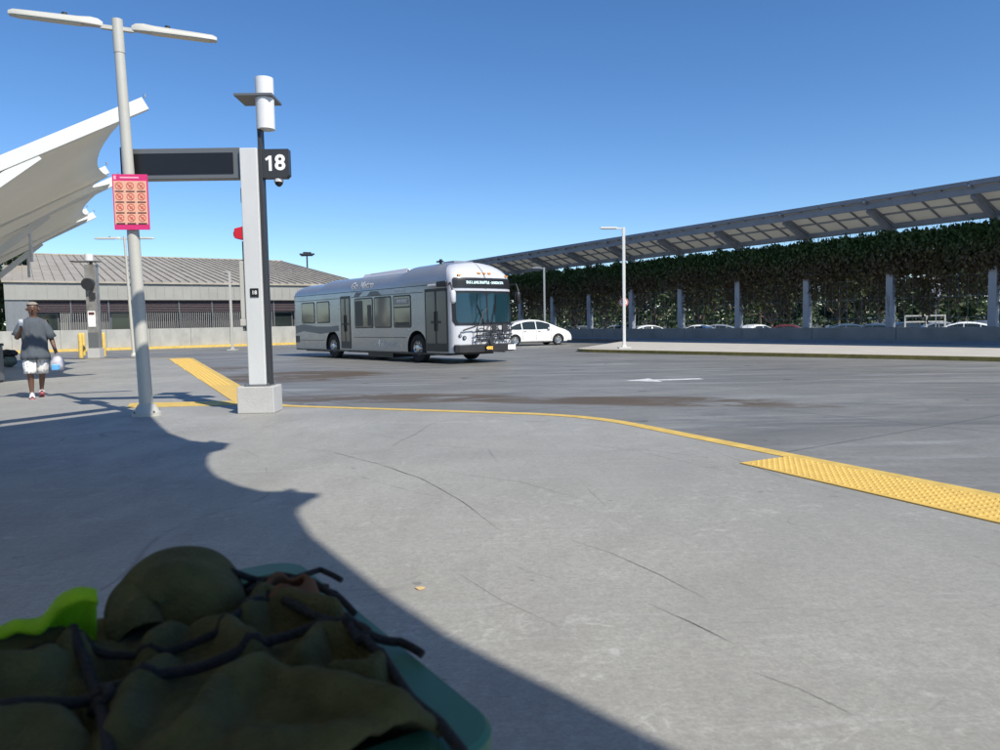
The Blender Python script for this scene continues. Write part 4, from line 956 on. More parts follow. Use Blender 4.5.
# ------------------------------------------------------------------ cars
def make_car(name, paint, L=4.46, W=.86, hatch=True):
    root = empty(name)
    if hatch: prof = [(0, .55), (.05, .78), (.18, .95), (.5, 1.13), (.95, 1.32), (1.5, 1.45), (2.0, 1.49), (2.45, 1.46), (2.9, 1.35), (3.3, 1.18), (3.65, 1.03), (4.0, .91), (4.25, .79), (4.40, .65), (4.46, .48)]
    else: prof = [(0, .6), (.05, .85), (.15, 1.0), (.6, 1.05), (1.0, 1.22), (1.5, 1.45), (2.0, 1.5), (2.45, 1.46), (2.9, 1.28), (3.2, 1.08), (3.6, .98), (4.0, .9), (4.25, .78), (4.40, .62), (4.46, .5)]
    def T(x):
        for (a, b), (c, d) in zip(prof, prof[1:]):
            if x <= c: return b + (d - b) * (x - a) / (c - a)
        return prof[-1][1]
    def half(x, z):
        e_ = min(1, min(x, L - x) / .55); w = W * (.80 + .20 * (1 - (1 - max(e_, 0)) ** 2.2))
        if z < .45: w *= .94 + .06 * (z - .2) / .25
        if z > .9: w *= 1 - .26 * min(1, (z - .9) / .55)
        elif z > .78: w *= 1 - .015 * (z - .78) / .12
        return w
    rows = []; nx = 60
    for i in range(nx + 1):
        x = L * i / nx; x = min(L - .001, max(.001, x)); t = T(x); zb = .2 if .3 < x < L - .3 else .26; r_ = []
        for f, sh_ in ((0, .9), (.05, 1), (.2, 1), (.35, 1), (.5, 1), (.6, 1), (.7, 1), (.8, 1), (.9, .985), (.96, .93), (.99, .8), (1, .5)):
            z = zb + (t - zb) * f; r_.append(Vector((x, -half(x, z) * sh_, z)))
        r_.append(Vector((x, 0, t + .012))); r_ += [Vector((p.x, -p.y, p.z)) for p in reversed(r_[:-1])]; rows.append(r_)
    m = MB(); m.grid(rows, closed=True); n_ = len(rows[0]); m.add(rows[0], [tuple(range(n_))]); m.add(rows[-1], [tuple(range(n_))])
    body = m.build('body', paint, root)
    b = bmesh.new(); b.from_mesh(body.data); bmesh.ops.remove_doubles(b, verts=b.verts, dist=.0005); bmesh.ops.recalc_face_normals(b, faces=b.faces); b.to_mesh(body.data); b.free()
    for ax in (.82, 3.52):
        for s_ in (-1, 1):
            c = MB(); nn_ = 24; vs = [(ax + .36 * math.cos(2 * math.pi * k / nn_), y, .32 + .36 * math.sin(2 * math.pi * k / nn_)) for y in (s_ * .55, s_ * 1.2) for k in range(nn_)]
            c.add(vs, [tuple(range(nn_)), tuple(range(nn_, 2 * nn_))] + [(k, (k + 1) % nn_, nn_ + (k + 1) % nn_, nn_ + k) for k in range(nn_)])
            cut = c.build('cutter', M_BLK); md = body.modifiers.new('b', 'BOOLEAN'); md.object = cut; md.operation = 'DIFFERENCE'; md.material_mode = 'TRANSFER'; bpy.context.view_layer.update()
            me = bpy.data.meshes.new_from_object(body.evaluated_get(bpy.context.evaluated_depsgraph_get())); body.modifiers.clear(); body.data = me; bpy.data.objects.remove(cut)
    for p in body.data.polygons: p.use_smooth = True
    body.data.set_sharp_from_angle(angle=R(35))
    def roof_line(x): return T(x) - .09
    segs = [(.55, 1.25), (1.30, 2.12), (2.17, 3.02)] if hatch else [(.85, 1.4), (1.45, 2.12), (2.17, 2.9)]
    for s_ in (-1, 1):
        for a, b_ in segs:
            m = MB(); rows = []
            for k in range(9):
                x = a + (b_ - a) * k / 8; zt = min(T(x) - .09, 1.38); zl_ = .93
                if zt < zl_ + .02: zt = zl_ + .02
                rows.append([Vector((x, s_ * (half(x, zl_ + (zt - zl_) * j / 4) + .006), zl_ + (zt - zl_) * j / 4)) for j in range(5)])
            m.grid(rows); m.build('side_window', M_GLASSD, root, smooth=True)
    m = MB(); rows = []
    for k in range(7):
        x = 2.55 + (3.28 - 2.55) * k / 6; rows.append([Vector((x, y * half(x, T(x)) * .84 , T(x) + .016 - .02 * abs(y) ** 3)) for y in (-1, -.6, -.2, .2, .6, 1)])
    m.grid(rows); m.build('windscreen', M_GLASSD, root, smooth=True)
    m = MB(); rows = []
    for k in range(5):
        x = .22 + .7 * k / 4; rows.append([Vector((x, y * half(x, T(x)) * .8, T(x) + .016 - .02 * abs(y) ** 3)) for y in (-1, -.5, 0, .5, 1)])
    m.grid(rows); m.build('rear_window', M_GLASSD, root, smooth=True)
    for s_ in (-1, 1):
        m = MB(); m.add([(4.0, s_ * (half(4.0, .7) + .006), .74), (4.28, s_ * (half(4.28, .65) + .006), .68), (4.3, s_ * (half(4.3, .55) + .006), .58), (4.05, s_ * (half(4.05, .6) + .006), .60)], [(0, 1, 2, 3)]); m.build('headlight', mat('headlamp', (.5, .52, .55), .1) if not bpy.data.materials.get('headlamp') else bpy.data.materials['headlamp'], root)
        m = MB(); m.add([(.05, s_ * (half(.1, .8) - .02), .95), (.32, s_ * (half(.32, .8) + .008), .93), (.30, s_ * (half(.3, .75) + .008), .74), (.04, s_ * (half(.1, .75)), .72)], [(0, 1, 2, 3)]); m.build('tail_lamp', M_RED, root)
        m = MB(); m.tube([(2.98, s_ * .86, .96), (2.88, s_ * .97, .99)], .06, 8); m.build('mirror', paint, root, auto=40)
        for xd in (1.28, 2.14, 3.08): m = MB(); m.box(xd, xd + .012, s_ * (half(xd, .6)) - .004, s_ * (half(xd, .6)) + .004, .38, .92); m.build('door_seam', M_GREYM, root)
        for xd in (1.35, 2.25): m = MB(); m.box(xd, xd + .15, s_ * W - .02, s_ * W + .02, .80, .83); m.build('door_handle', M_GREYM, root)
    for ax in (.82, 3.52):
        for s_ in (-1, 1): wheel(root, ax, s_ * (W - .01), .32, .315, .2, s_, rimr=.66)
    m = MB(); m.box(4.25, 4.33, -.5, .5, .25, .36); m.box(.3, 4.1, -.5, .5, .17, .22); m.build('lower_grille', M_BLK, root)
    return root
M_CARW = mat('white_car_paint', (.80, .80, .79), .25, coat=.5)
car = make_car('parked_car', M_CARW); ca = R(22)
cf = G(558, 345, -.13); hd = Vector((math.cos(ca), math.sin(ca), 0)); rt = Vector((hd.y, -hd.x, 0)); o_ = cf - hd * 3.52 - rt * .8; car.location = (o_.x, o_.y, -.13); car.rotation_euler = (0, 0, ca)
tag(car, 'white hatchback car standing behind the front of the bus', 'car')
# cars in the lot behind the vines: other paints, same make of mesh
sed = make_car('parked_car', mat('lot_paint_white', (.75, .75, .75), .3, coat=.4), hatch=False); first = True
paints = {'white': M_CARW, 'silver': mat('lot_silver', (.42, .43, .45), .3, .5, coat=.3), 'blue': mat('lot_blue', (.05, .08, .12), .3, coat=.4), 'black': mat('lot_black', (.02, .02, .022), .25, coat=.4), 'red': mat('lot_red', (.13, .02, .02), .3, coat=.4), 'grey': mat('lot_grey', (.15, .155, .16), .3, .3, coat=.3)}
GP = 'cars parked behind the vine wall'
for k, (px, dd, pc, proto, ry, lb) in enumerate((
    (905, 50, 'black', 'h', .3, 'black car behind the wall just left of the white railings'),
    (872, 45, 'blue', 's', 2.6, 'blue car behind the wall immediately right of the forked tree'),
    (842, 47, 'blue', 'h', 2.9, 'dark blue hatchback behind the wall left of the forked tree trunk'),
    (783, 49, 'red', 's', 2.7, 'dark red car behind the wall left of the fifth pillar'),
    (757, 53, 'white', 's', .4, 'white saloon behind the wall right of the fourth pillar'),
    (715, 62, 'silver', 'h', 2.8, 'silver hatchback behind the wall in the bay right of the middle pillar'),
    (697, 60, 'white', 's', 2.5, 'white saloon behind the wall next to the silver hatchback'),
    (650, 68, 'white', 'h', .2, 'white hatchback behind the wall right of the island lamp post'),
    (614, 74, 'silver', 's', 2.9, 'silver saloon behind the wall left of the island lamp post'),
    (585, 76, 'grey', 'h', .3, 'grey hatchback behind the wall above the bonnet of the white car'),
    (935, 48, 'silver', 's', 2.8, 'silver saloon behind the white railings at right'),
    (962, 46, 'white', 'h', 2.6, 'white hatchback behind the wall near the right edge'),
    (985, 52, 'grey', 's', .4, 'grey saloon behind the wall at the right edge'))):
    src = car if proto == 'h' else sed
    if src is sed and first: o = sed; first = False
    else: o = copy_tree(src)
    q = D(px, 330, dd); a = ry; o.rotation_euler = (0, 0, a); c_ = Vector((math.cos(a), math.sin(a), 0)) * 2.23; o.location = (q.x - c_.x, q.y - c_.y, -.72); tag(o, lb, 'car', GP)
    for ch in o.children:
        if ch.name.split('.')[0] in ('body', 'mirror'):
            ch.material_slots[0].link = 'OBJECT'; ch.material_slots[0].material = paints[pc]
# white railing frame behind the wall
q = D(905, 330, 37.5); rl = empty('white_railing', (q.x, q.y, -.40), R(-20)); tag(rl, 'white slatted railing panel behind the wall left of the round sign', 'railing')
m = MB()
for z in (.62, .95, 1.28, 1.58): m.bar((0, 0, z), (1.75, 0, z), .04, .07)
m.build('rail', M_WSTEEL, rl)
for x in (0, .95, 1.75): m = MB(); m.bar((x, 0, 0), (x, 0, 1.62), .07, .07, up=(0, 1, 0)); m.build('post', M_WSTEEL, rl)
# round pale sign on a post beyond the vines
q = D(936, 300, 42); rs = empty('round_sign', (q.x, q.y, -.16), R(-30)); tag(rs, 'pale round sign pair on a thin post glimpsed through the vines at right', 'sign')
m = MB(); m.tube([(0, 0, 0), (0, 0, 3.4)], .035, 8); m.build('post', M_LSTEEL, rs)
for z in (3.25, 2.65): m = MB(); m.tube([(0, -.05, z), (0, -.035, z)], .30, 20); m.build('disc', M_TEXTW, rs)

# ------------------------------------------------------------------ luggage at the left edge
q = G(9, 367); bp = empty('backpack', q, R(20)); tag(bp, 'black and grey-green stuffed bag on the platform left of the walking person', 'bag')
def blob_mesh(rx, ry, rz_, n=14, seed=0, amp=.15, z0=0):
    m = MB(); rows = []
    for i in range(n + 1):
        th = math.pi * i / n; row = []
        for k in range(2 * n):
            ph = math.pi * k / n; d = Vector((math.sin(th) * math.cos(ph), math.sin(th) * math.sin(ph), math.cos(th))); r_ = 1 + amp * noise.noise(d * 2.2 + Vector((seed, 0, 0))); row.append(Vector((d.x * rx * r_, d.y * ry * r_, z0 + rz_ + d.z * rz_ * r_)))
        rows.append(row)
    m.grid(rows, closed=True); return m
M_BAGB = mat('black_nylon', (.02, .02, .022), .6, bump=.3, bscale=12, scale=4); M_BAGG = mat('grey_green_canvas', (.13, .15, .12), .85, var=.5, scale=4)
blob_mesh(.26, .2, .2, seed=2).build('pack', M_BAGG, bp, smooth=True)
blob_mesh(.27, .2, .14, seed=7, z0=.32, amp=.3).build('lid', M_BAGB, bp, smooth=True)
m = MB(); m.tube([(-.1, -.2, .3), (-.05, -.27, .5), (.1, -.2, .55), (.2, -.15, .4)], .02, 6); m.build('strap', M_BAGB, bp, smooth=True)
q = G(0, 383) + Vector((-.31, 0, 0)); tb = empty('litter_bin', q, R(8)); tag(tb, 'dark grey litter bin cut off by the left edge of the picture', 'bin')
m = MB(); m.box(-.28, .28, -.25, .25, .05, .86); m.build('body', M_GREYM, tb, bevel=.02)
m = MB(); m.box(-.30, .30, -.27, .27, .862, .93); m.build('lid', M_DARK, tb, bevel=.02)
m = MB(); m.box(-.25, .25, -.22, .22, 0, .05); m.build('plinth', M_DARK, tb)

# ------------------------------------------------------------------ person
def skin_body(verts, edges, radii, name, mt, parent, sub=2, root=0):
    me = bpy.data.meshes.new(name); me.from_pydata(verts, edges, []); o = bpy.data.objects.new(name, me); link(o)
    sk = o.modifiers.new('skin', 'SKIN'); sk.use_smooth_shade = True; ss = o.modifiers.new('sub', 'SUBSURF'); ss.levels = sub; ss.render_levels = sub
    if not me.skin_vertices: me.attributes  # layer is created with the modifier
    for i, v in enumerate(me.skin_vertices[0].data): v.radius = radii[i] if isinstance(radii[i], tuple) else (radii[i], radii[i]); v.use_root = (i == root)
    bpy.context.view_layer.update()
    m2 = bpy.data.meshes.new_from_object(o.evaluated_get(bpy.context.evaluated_depsgraph_get())); bpy.data.objects.remove(o); m2.name = name
    m2.materials.clear(); m2.materials.append(mt)
    for p in m2.polygons: p.use_smooth = True
    r_ = link(bpy.data.objects.new(name, m2)); r_.parent = parent; return r_
M_SKIN = mat('dark_skin', (.14, .07, .045), .5, var=.1, scale=8)
M_SHIRT = mat('heather_grey_cotton', (.08, .092, .108), .9, var=.08, scale=30, bump=.3, bscale=9)
M_HAIR = mat('bleached_hair', (.30, .26, .21), .8, bump=.8, bscale=60, scale=60)
mp = bpy.data.materials.new('printed_shorts'); mp.use_nodes = True; _n = mp.node_tree.nodes; _l = mp.node_tree.links; _t = _n.new('ShaderNodeTexVoronoi'); _t.inputs['Scale'].default_value = 16; _c = _n.new('ShaderNodeTexCoord'); _l.new(_c.outputs['Object'], _t.inputs[0]); _r = _n.new('ShaderNodeValToRGB'); _r.color_ramp.elements[0].color = (.30, .28, .32, 1); _r.color_ramp.elements[0].position = .18; _r.color_ramp.elements[1].color = (.72, .70, .68, 1); _r.color_ramp.elements[1].position = .3; _l.new(_t.outputs['Distance'], _r.inputs[0]); _l.new(_r.outputs[0], _n['Principled BSDF'].inputs['Base Color']); _n['Principled BSDF'].inputs['Roughness'].default_value = .9; M_SHORTS = mp
PE = G(38, 398); per = empty('person', PE, R(32)); per.scale = (.95, .95, .95); tag(per, 'person in oversized grey T-shirt and printed white shorts walking towards the camera', 'person')
# local: faces -Y; x<0 is image left (person's right arm raised)
V_ = []; E_ = []; Rd = []
def J(p, r_, par=None):
    V_.append(p); Rd.append(r_); 
    if par is not None: E_.append((par, len(V_) - 1))
    return len(V_) - 1
pel = J((0, 0, .95), (.17, .12)); sp_ = J((0, .0, 1.15), (.165, .115), pel); ch = J((0, 0, 1.34), (.18, .12), sp_); nk = J((0, -.01, 1.50), (.07, .065), ch); nk2 = J((0, -.025, 1.57), (.058, .058), nk)
hp = J((0, -.03, 1.64), (.088, .098), nk2); hp2 = J((0, -.03, 1.71), (.096, .112), hp); J((0, -.02, 1.775), (.07, .085), hp2)
# right arm (image left), bent up
s1 = J((-.19, 0, 1.43), .065, ch); e_1 = J((-.27, .02, 1.18), .05, s1); e_1b = J((-.28, -.01, 1.13), .047, e_1); w_1 = J((-.20, -.22, 1.30), .032, e_1b); hpalm = J((-.20, -.27, 1.36), (.034, .02), w_1)
s2 = J((.19, 0, 1.43), .065, ch); e_2 = J((.27, .03, 1.14), .05, s2); w_2 = J((.325, -.06, .90), .032, e_2); hp_l = J((.345, -.075, .82), (.022, .036), w_2)
# legs mid-stride
h1 = J((-.10, 0, .88), .10, pel); k1 = J((-.10, -.12, .50), .062, h1); c1 = J((-.095, -.06, .34), .058, k1); a1 = J((-.09, -.03, .10), .036, c1); J((-.09, -.14, .045), .035, a1)
h2 = J((.10, 0, .88), .10, pel); k2 = J((.09, .05, .50), .062, h2); c2_ = J((.085, .15, .36), .057, k2); a2 = J((.07, .28, .15), .036, c2_); J((.07, .22, .06), .034, a2)
bodyo = skin_body(V_, E_, Rd, 'body', M_SKIN, per)
# fingers, five per hand, each its own chain, joined into one mesh per hand
def fingers(base, dirv, side_, curl, thumb, parent):
    vs = []; es = []; rs = []
    d = Vector(dirv).normalized(); sd_ = Vector(side_).normalized(); cu = Vector(curl).normalized(); b = Vector(base)
    for k, ln in enumerate((.072, .08, .075, .06)):
        o = b + sd_ * (k - 1.5) * .019; i = len(vs); p = [o, o + d * ln * .45 + cu * .004, o + d * ln * .7 + cu * .028, o + d * ln * .72 + cu * .05]
        vs += [tuple(q_) for q_ in p]; es += [(i, i + 1), (i + 1, i + 2), (i + 2, i + 3)]; rs += [.0095, .009, .008, .007]
    i = len(vs); o = b - d * .05 + sd_ * thumb * .03; p = [o, o + sd_ * thumb * .025 + d * .02 + cu * .01, o + sd_ * thumb * .025 + d * .045 + cu * .03]; vs += [tuple(q_) for q_ in p]; es += [(i, i + 1), (i + 1, i + 2)]; rs += [.012, .010, .008]
    return skin_body(vs, es, rs, 'fingers', M_SKIN, parent, 1)
fingers((-.195, -.285, 1.39), (.1, -.15, .9), (.95, .1, 0), (.1, -.8, .3), 1, per)
fingers((.347, -.08, .785), (0, -.05, -1), (0, 1, 0), (-1, 0, .2), -1, per)
# head details
m = MB(); m.tube([(0, -.142, 1.70), (0, -.165, 1.665), (0, -.145, 1.655)], [.012, .018, .012], 8); m.build('nose', M_SKIN, per, smooth=True)
for s_ in (-1, 1): m = MB(); m.tube([(s_ * .088, -.02, 1.70), (s_ * .104, -.01, 1.68), (s_ * .088, -.02, 1.65)], [.01, .02, .01], 8); m.build('ear', M_SKIN, per, smooth=True)
M_EYE = mat('eye_white', (.25, .22, .2), .3); m = MB()
for s_ in (-1, 1): m = MB(); m.tube([(s_ * .036, -.122, 1.695), (s_ * .036, -.134, 1.695)], [.013, .009], 10); m.build('eye', M_EYE, per, smooth=True)
m = MB(); [m.tube([(s_ * .036, -.1335, 1.695), (s_ * .036, -.137, 1.695)], [.006, .005], 8) for s_ in (-1, 1)]; m.tube([(-.025, -.13, 1.625), (0, -.138, 1.623), (.025, -.13, 1.625)], .006, 6); [m.tube([(s_ * .018, -.137, 1.718), (s_ * .05, -.122, 1.718)], .005, 5) for s_ in (-1, 1)]; m.build('face_marks', mat('dark_lips', (.05, .02, .016), .5), per, smooth=True)
m = MB(); rows = []
for i in range(9):
    th = math.pi * .5 * i / 8; rows.append([Vector(((.093) * math.sin(th) * math.cos(p_) , -.018 + .108 * math.sin(th) * math.sin(p_), 1.762 + .055 * math.cos(th) + (0.0 if math.sin(p_) < -.2 else -.045 * math.sin(th) ** 4 * max(0, math.sin(p_) + .2)))) * 1 for p_ in [k * math.pi / 12 for k in range(24)]])
m.grid(rows, closed=True); m.build('hair', M_HAIR, per, smooth=True)
# clothes: rings with folds
def garment(rings, name, mt, parent, seed, amp=.012, n=30):
    m = MB(); rows = []
    for (cx, cy, cz, rx, ry) in rings:
        rows.append([Vector((cx + rx * math.cos(a) + amp * noise.noise(Vector((math.cos(a) * 2.4, math.sin(a) * 2.4, cz * 4 + seed))), cy + ry * math.sin(a) + amp * 1.6 * noise.noise(Vector((math.cos(a) * 3 + 5, math.sin(a) * 3, cz * 5 + seed))), cz)) for a in [2 * math.pi * k / n for k in range(n)]])
    m.grid(rows, closed=True); return m.build(name, mt, parent, smooth=True, solid=.008)
sh_ = garment([(0, .015, 1.53, .075, .066), (0, .008, 1.505, .11, .088), (0, 0, 1.475, .165, .115), (0, 0, 1.43, .20, .135), (0, -.0, 1.33, .205, .15), (0, -.0, 1.2, .205, .155), (0, 0, 1.05, .21, .165), (0, .0, .92, .225, .17), (0, -.01, .82, .25, .20), (0, -.01, .735, .25, .205)], 't_shirt', M_SHIRT, per, 1, .035)
def sleeve(a, b, r0_, r1_, seed):
    a = Vector(a); b = Vector(b); m = MB(); m.tube([a, a.lerp(b, .35), a.lerp(b, .7), b], [r0_, (r0_ * 1.15), r1_, r1_ * 1.05], 18, cap=False); return m.build('sleeve', M_SHIRT, sh_, smooth=True, solid=.006)
sleeve((-.14, 0, 1.44), (-.275, .01, 1.17), .078, .088, 1); sleeve((.14, 0, 1.44), (.275, .02, 1.13), .078, .088, 2)
garment([(-.09, .01, .93, .07, .09), (-.095, -.01, .82, .08, .10), (-.10, -.03, .75, .10, .11), (-.105, -.06, .66, .11, .125), (-.10, -.10, .55, .10, .115), (-.10, -.115, .48, .098, .11)], 'shorts_leg', M_SHORTS, per, 5, .02)
garment([(.09, 0, .93, .07, .09), (.10, .01, .80, .09, .11), (.10, .03, .66, .11, .125), (.09, .05, .55, .10, .115), (.09, .065, .46, .098, .11)], 'shorts_leg', M_SHORTS, per, 9, .02)
M_SHOE = mat('white_shoe', (.65, .6, .6), .6); M_SHOEP = mat('pink_sole', (.65, .18, .2), .6)
for x, y, z, tilt in ((-.09, -.12, 0, 0), (.07, .21, .03, -22)):
    Ms = Matrix.Translation((x, y, z)) @ Matrix.Rotation(R(tilt), 4, 'X'); m = MB(); rows = []
    for yy, w, h_ in ((.13, .03, .05), (.10, .042, .085), (.02, .046, .10), (-.06, .05, .075), (-.12, .048, .055), (-.155, .03, .035)):
        rows.append([Ms @ Vector((w * math.cos(a), yy, .02 + h_ * max(0, math.sin(a)))) for a in [k * math.pi / 8 for k in range(9)]])
    m.grid(rows); so = m.build('shoe', M_SHOE, per, smooth=True, solid=.006); m = MB(); m.poly([(.048 * math.cos(a) * (1 if math.sin(a) < .3 else .85), .15 * math.sin(a) - .012) for a in [k * math.pi / 8 for k in range(16)]], .0, .024, M=Ms); m.build('sole', M_SHOEP, so)
# thing in the raised hand and the bag in the lowered one
def at_local(p): 
    c, s = math.cos(R(32)), math.sin(R(32)); return PE + .95 * Vector((p[0] * c - p[1] * s, p[0] * s + p[1] * c, p[2]))
ph = empty('drink_cup', at_local((-.195, -.33, 1.37)), R(32)); tag(ph, 'small white cup held in the raised hand of the walking person', 'cup')
m = MB(); m.tube([(0, 0, 0), (0, 0, .10)], [.027, .036], 14); m.build('cup', M_TEXTW, ph, auto=40); m = MB(); m.tube([(0, 0, .101), (0, 0, .112)], .038, 14); m.build('lid', M_WSTEEL, ph)
bg = empty('carrier_bag', at_local((.35, -.09, .36)), R(32)); tag(bg, 'translucent white and blue plastic carrier bag in the lowered hand of the walking person', 'bag')
bg.scale = (.72, .72, .72); bg.location.z += .14; M_PLB = mat('white_plastic_film', (.55, .53, .58), .35, var=.4, scale=5, bump=.8, bscale=9, trans=.3); M_PLBL = mat('blue_package', (.10, .33, .62), .5, var=.3, scale=6)
m = MB(); rows = []
for z, rx, ry in ((0, .09, .07), (.02, .14, .10), (.12, .165, .12), (.24, .15, .11), (.32, .10, .07), (.37, .05, .03)):
    rows.append([Vector((rx * math.cos(a) * (1 + .14 * noise.noise(Vector((math.cos(a) * 3, math.sin(a) * 3, z * 9)))), ry * math.sin(a) * (1 + .2 * noise.noise(Vector((math.cos(a) * 3, math.sin(a) * 3, z * 9 + 4)))), z)) for a in [k * math.pi / 12 for k in range(24)]])
m.grid(rows, closed=True); m.add(rows[0], [tuple(range(24))]); m.build('bag_body', M_PLB, bg, smooth=True)
m = MB(); m.tube([(-.04, 0, .36), (-.01, 0, .42), (.0, 0, .46)], .009, 6); m.tube([(.04, 0, .36), (.01, 0, .42), (.0, 0, .46)], .009, 6); m.build('handle', M_PLB, bg, smooth=True)
m = MB(); m.box(-.14, .04, -.125, -.02, .02, .16); m.build('package', M_PLBL, bg, bevel=.015)

# ------------------------------------------------------------------ foreground crate with bundled clothes
ZR_ = .90
c0 = G(507, 733, ZR_); c1 = G(294, 559, ZR_); ea = (c1 - c0).normalized(); LC = (c1 - c0).length; eb = Vector((-ea.y, ea.x, 0)); eb = eb if eb.x < 0 else -eb
WC = .20; WT = .50
crate = empty('plastic_crate', (c0.x, c0.y, ZR_ - .28), 0); tag(crate, 'translucent green plastic crate packed with clothes, nearest the camera', 'crate')
O = Vector(crate.location)
def CL(a, b, z): return c0 + ea * a + eb * b + Vector((0, 0, z - O.z + O.z - ZR_ + ZR_)) * 0 + Vector((0, 0, z))
def CP_(a, b, z): # a along length, b across, z above rim -> local to crate
    p = c0 + ea * a + eb * b; return Vector((p.x, p.y, ZR_ + z)) - O
def rect_ring(ins, z, r_=.04, n=7):
    out = []
    for ca_, cb_, a0 in ((LC - r_, WC - r_, 0), (r_, WC - r_, 90), (r_, r_, 180), (LC - r_, r_, 270)):
        for k in range(n): a = R(a0 + 90 * k / (n - 1)); out.append(CP_(ca_ + (r_ - ins) * math.cos(a), cb_ + (r_ - ins) * math.sin(a), z))
    return out
M_CRATE = mat('green_plastic', (.045, .17, .12), .45, var=.08, scale=6, trans=.25)
m = MB(); m.grid([rect_ring(.0, -.045), rect_ring(-.004, -.04), rect_ring(-.004, -.004), rect_ring(.0, 0), rect_ring(.040, 0), rect_ring(.044, -.004), rect_ring(.046, -.27)], closed=True); m.grid([rect_ring(.030, -.03), rect_ring(.034, -.28)], closed=True); b_ = rect_ring(.042, -.275); m.add(b_, [tuple(range(len(b_)))])
m.build('shell', M_CRATE, crate, auto=40)
m = MB()
for k in range(9):
    a = .06 + k * (LC - .12) / 8; m.box(-.004, .004, -.003, .003, -.22, 0, M=Matrix.Translation(CP_(a, .028, -.035)))
for z in (-.08, -.2): m.bar(CP_(.04, .026, z), CP_(LC - .04, .026, z), .012, .012)
for k in range(7):
    b = .05 + k * (WC - .1) / 6; m.box(-.003, .003, -.003, .003, -.22, 0, M=Matrix.Translation(CP_(.028, b, -.035)))
m.build('rib', M_CRATE, crate)
# trolley that carries it
tr = empty('hand_trolley', (c0.x, c0.y, 0)); tag(tr, 'low wheeled hand trolley under the green crate', 'trolley'); TO = Vector(tr.location)
def TP_(a, b, z): p = c0 + ea * a + eb * b; return Vector((p.x, p.y, z)) - TO
m = MB(); zt_ = ZR_ - .295
for b in (.06, WT - .06): m.bar(TP_(.03, b, zt_), TP_(LC - .03, b, zt_), .03, .025)
for a in (.05, LC / 2, LC - .05): m.bar(TP_(a, .045, zt_ - .026), TP_(a, WT - .045, zt_ - .026), .03, .025)
m.build('deck', M_DARK, tr)
for a in (.06, LC - .06):
    for b in (.07, WT - .07):
        m = MB(); m.tube([TP_(a, b, zt_ - .04), TP_(a, b, .12)], .012, 8); m.build('leg', M_DARK, tr)
        m = MB(); p = TP_(a, b, .06); m.tube([p - eb * .015, p + eb * .015], .06, 18); m.build('wheel', M_RUBBER, tr, auto=40)
m = MB(); m.bar(TP_(.06, .07, .3), TP_(LC - .06, .07, .3), .02); m.bar(TP_(.06, WT - .07, .3), TP_(LC - .06, WT - .07, .3), .02); m.build('brace', M_DARK, tr)
sb = empty('soft_bag', (c0.x, c0.y, 0)); tag(sb, 'black soft bag hidden beneath the olive fleece, left of the green crate', 'bag')
m = MB(); rows = []
for z, k_ in ((zt_ + .005, .9), (zt_ + .03, 1), (ZR_ - .09, 1.0), (ZR_ - .06, .9), (ZR_ - .05, .3)):
    row = []
    for k in range(28):
        t_ = 2 * math.pi * k / 28; ca_, sa_ = math.cos(t_), math.sin(t_); row.append(TP_(LC * .42 + LC * .40 * k_ * math.copysign(abs(ca_) ** .5, ca_), .35 + .13 * k_ * math.copysign(abs(sa_) ** .5, sa_), z))
    rows.append(row)
m.grid(rows, closed=True); m.add(rows[0], [tuple(range(28))]); m.add(rows[-1], [tuple(range(28))]); m.build('bag_body', M_BAGB, sb, smooth=True)
# olive fleece heap: a folded height field over the crate
def fold(a, b, x0, y0, x1, y1, w, h):
    dx, dy = x1 - x0, y1 - y0; L2 = dx * dx + dy * dy; t = max(0, min(1, ((a - x0) * dx + (b - y0) * dy) / L2)); px_, py_ = x0 + dx * t, y0 + dy * t
    d = math.hypot(a - px_, b - py_) / w; return h * math.exp(-d * d) * (1 - .25 * (2 * t - 1) ** 2)
def AB(x, y, z=.015):
    p = G(x, y, ZR_ + z) - c0; return p.dot(ea), p.dot(eb)
FOLDS = []
def ridge(pts, w, h, z=.02):
    q = [AB(x, y, z) for x, y in pts]
    for p0, p1 in zip(q, q[1:]): FOLDS.append((len(FOLDS) and 0, p0, p1, w, h))
    return q
RID = [([AB(*p) for p in pts], w, h) for pts, w, h in (
  ([(190, 738), (215, 705), (262, 688), (330, 706), (400, 728)], .022, .030),   # broad front fold
  ([(250, 745), (300, 742), (370, 745)], .022, .014),
  ([(300, 668), (322, 646), (362, 646), (385, 664), (372, 682), (335, 684)], .011, .022),   # loop with a dark hole
  ([(388, 640), (420, 652), (428, 676)], .012, .018),
  ([(150, 655), (185, 634), (225, 640), (252, 660)], .014, .026),
  ([(120, 735), (135, 700), (165, 672)], .014, .020),
  ([(0, 690), (40, 684), (72, 660)], .016, .030), ([(-30, 655), (20, 648), (62, 646)], .013, .020), ([(-20, 735), (40, 725), (80, 735)], .02, .018),
  ([(245, 628), (262, 610), (300, 618), (335, 628)], .013, .028))]
VAL = [([AB(*p) for p in pts], w, h) for pts, w, h in (
  ([(255, 668), (300, 690), (350, 695), (420, 700)], .010, .018), ([(348, 660), (356, 661)], .008, .024), ([(110, 668), (150, 640), (235, 622)], .010, .028),
  ([(80, 690), (92, 730), (90, 750)], .010, .016), ([(20, 668), (60, 668)], .008, .018), ([(270, 700), (340, 725), (420, 738)], .010, .006), ([(205, 690), (180, 735)], .009, .016))]
RC = AB(184, 618, .0)
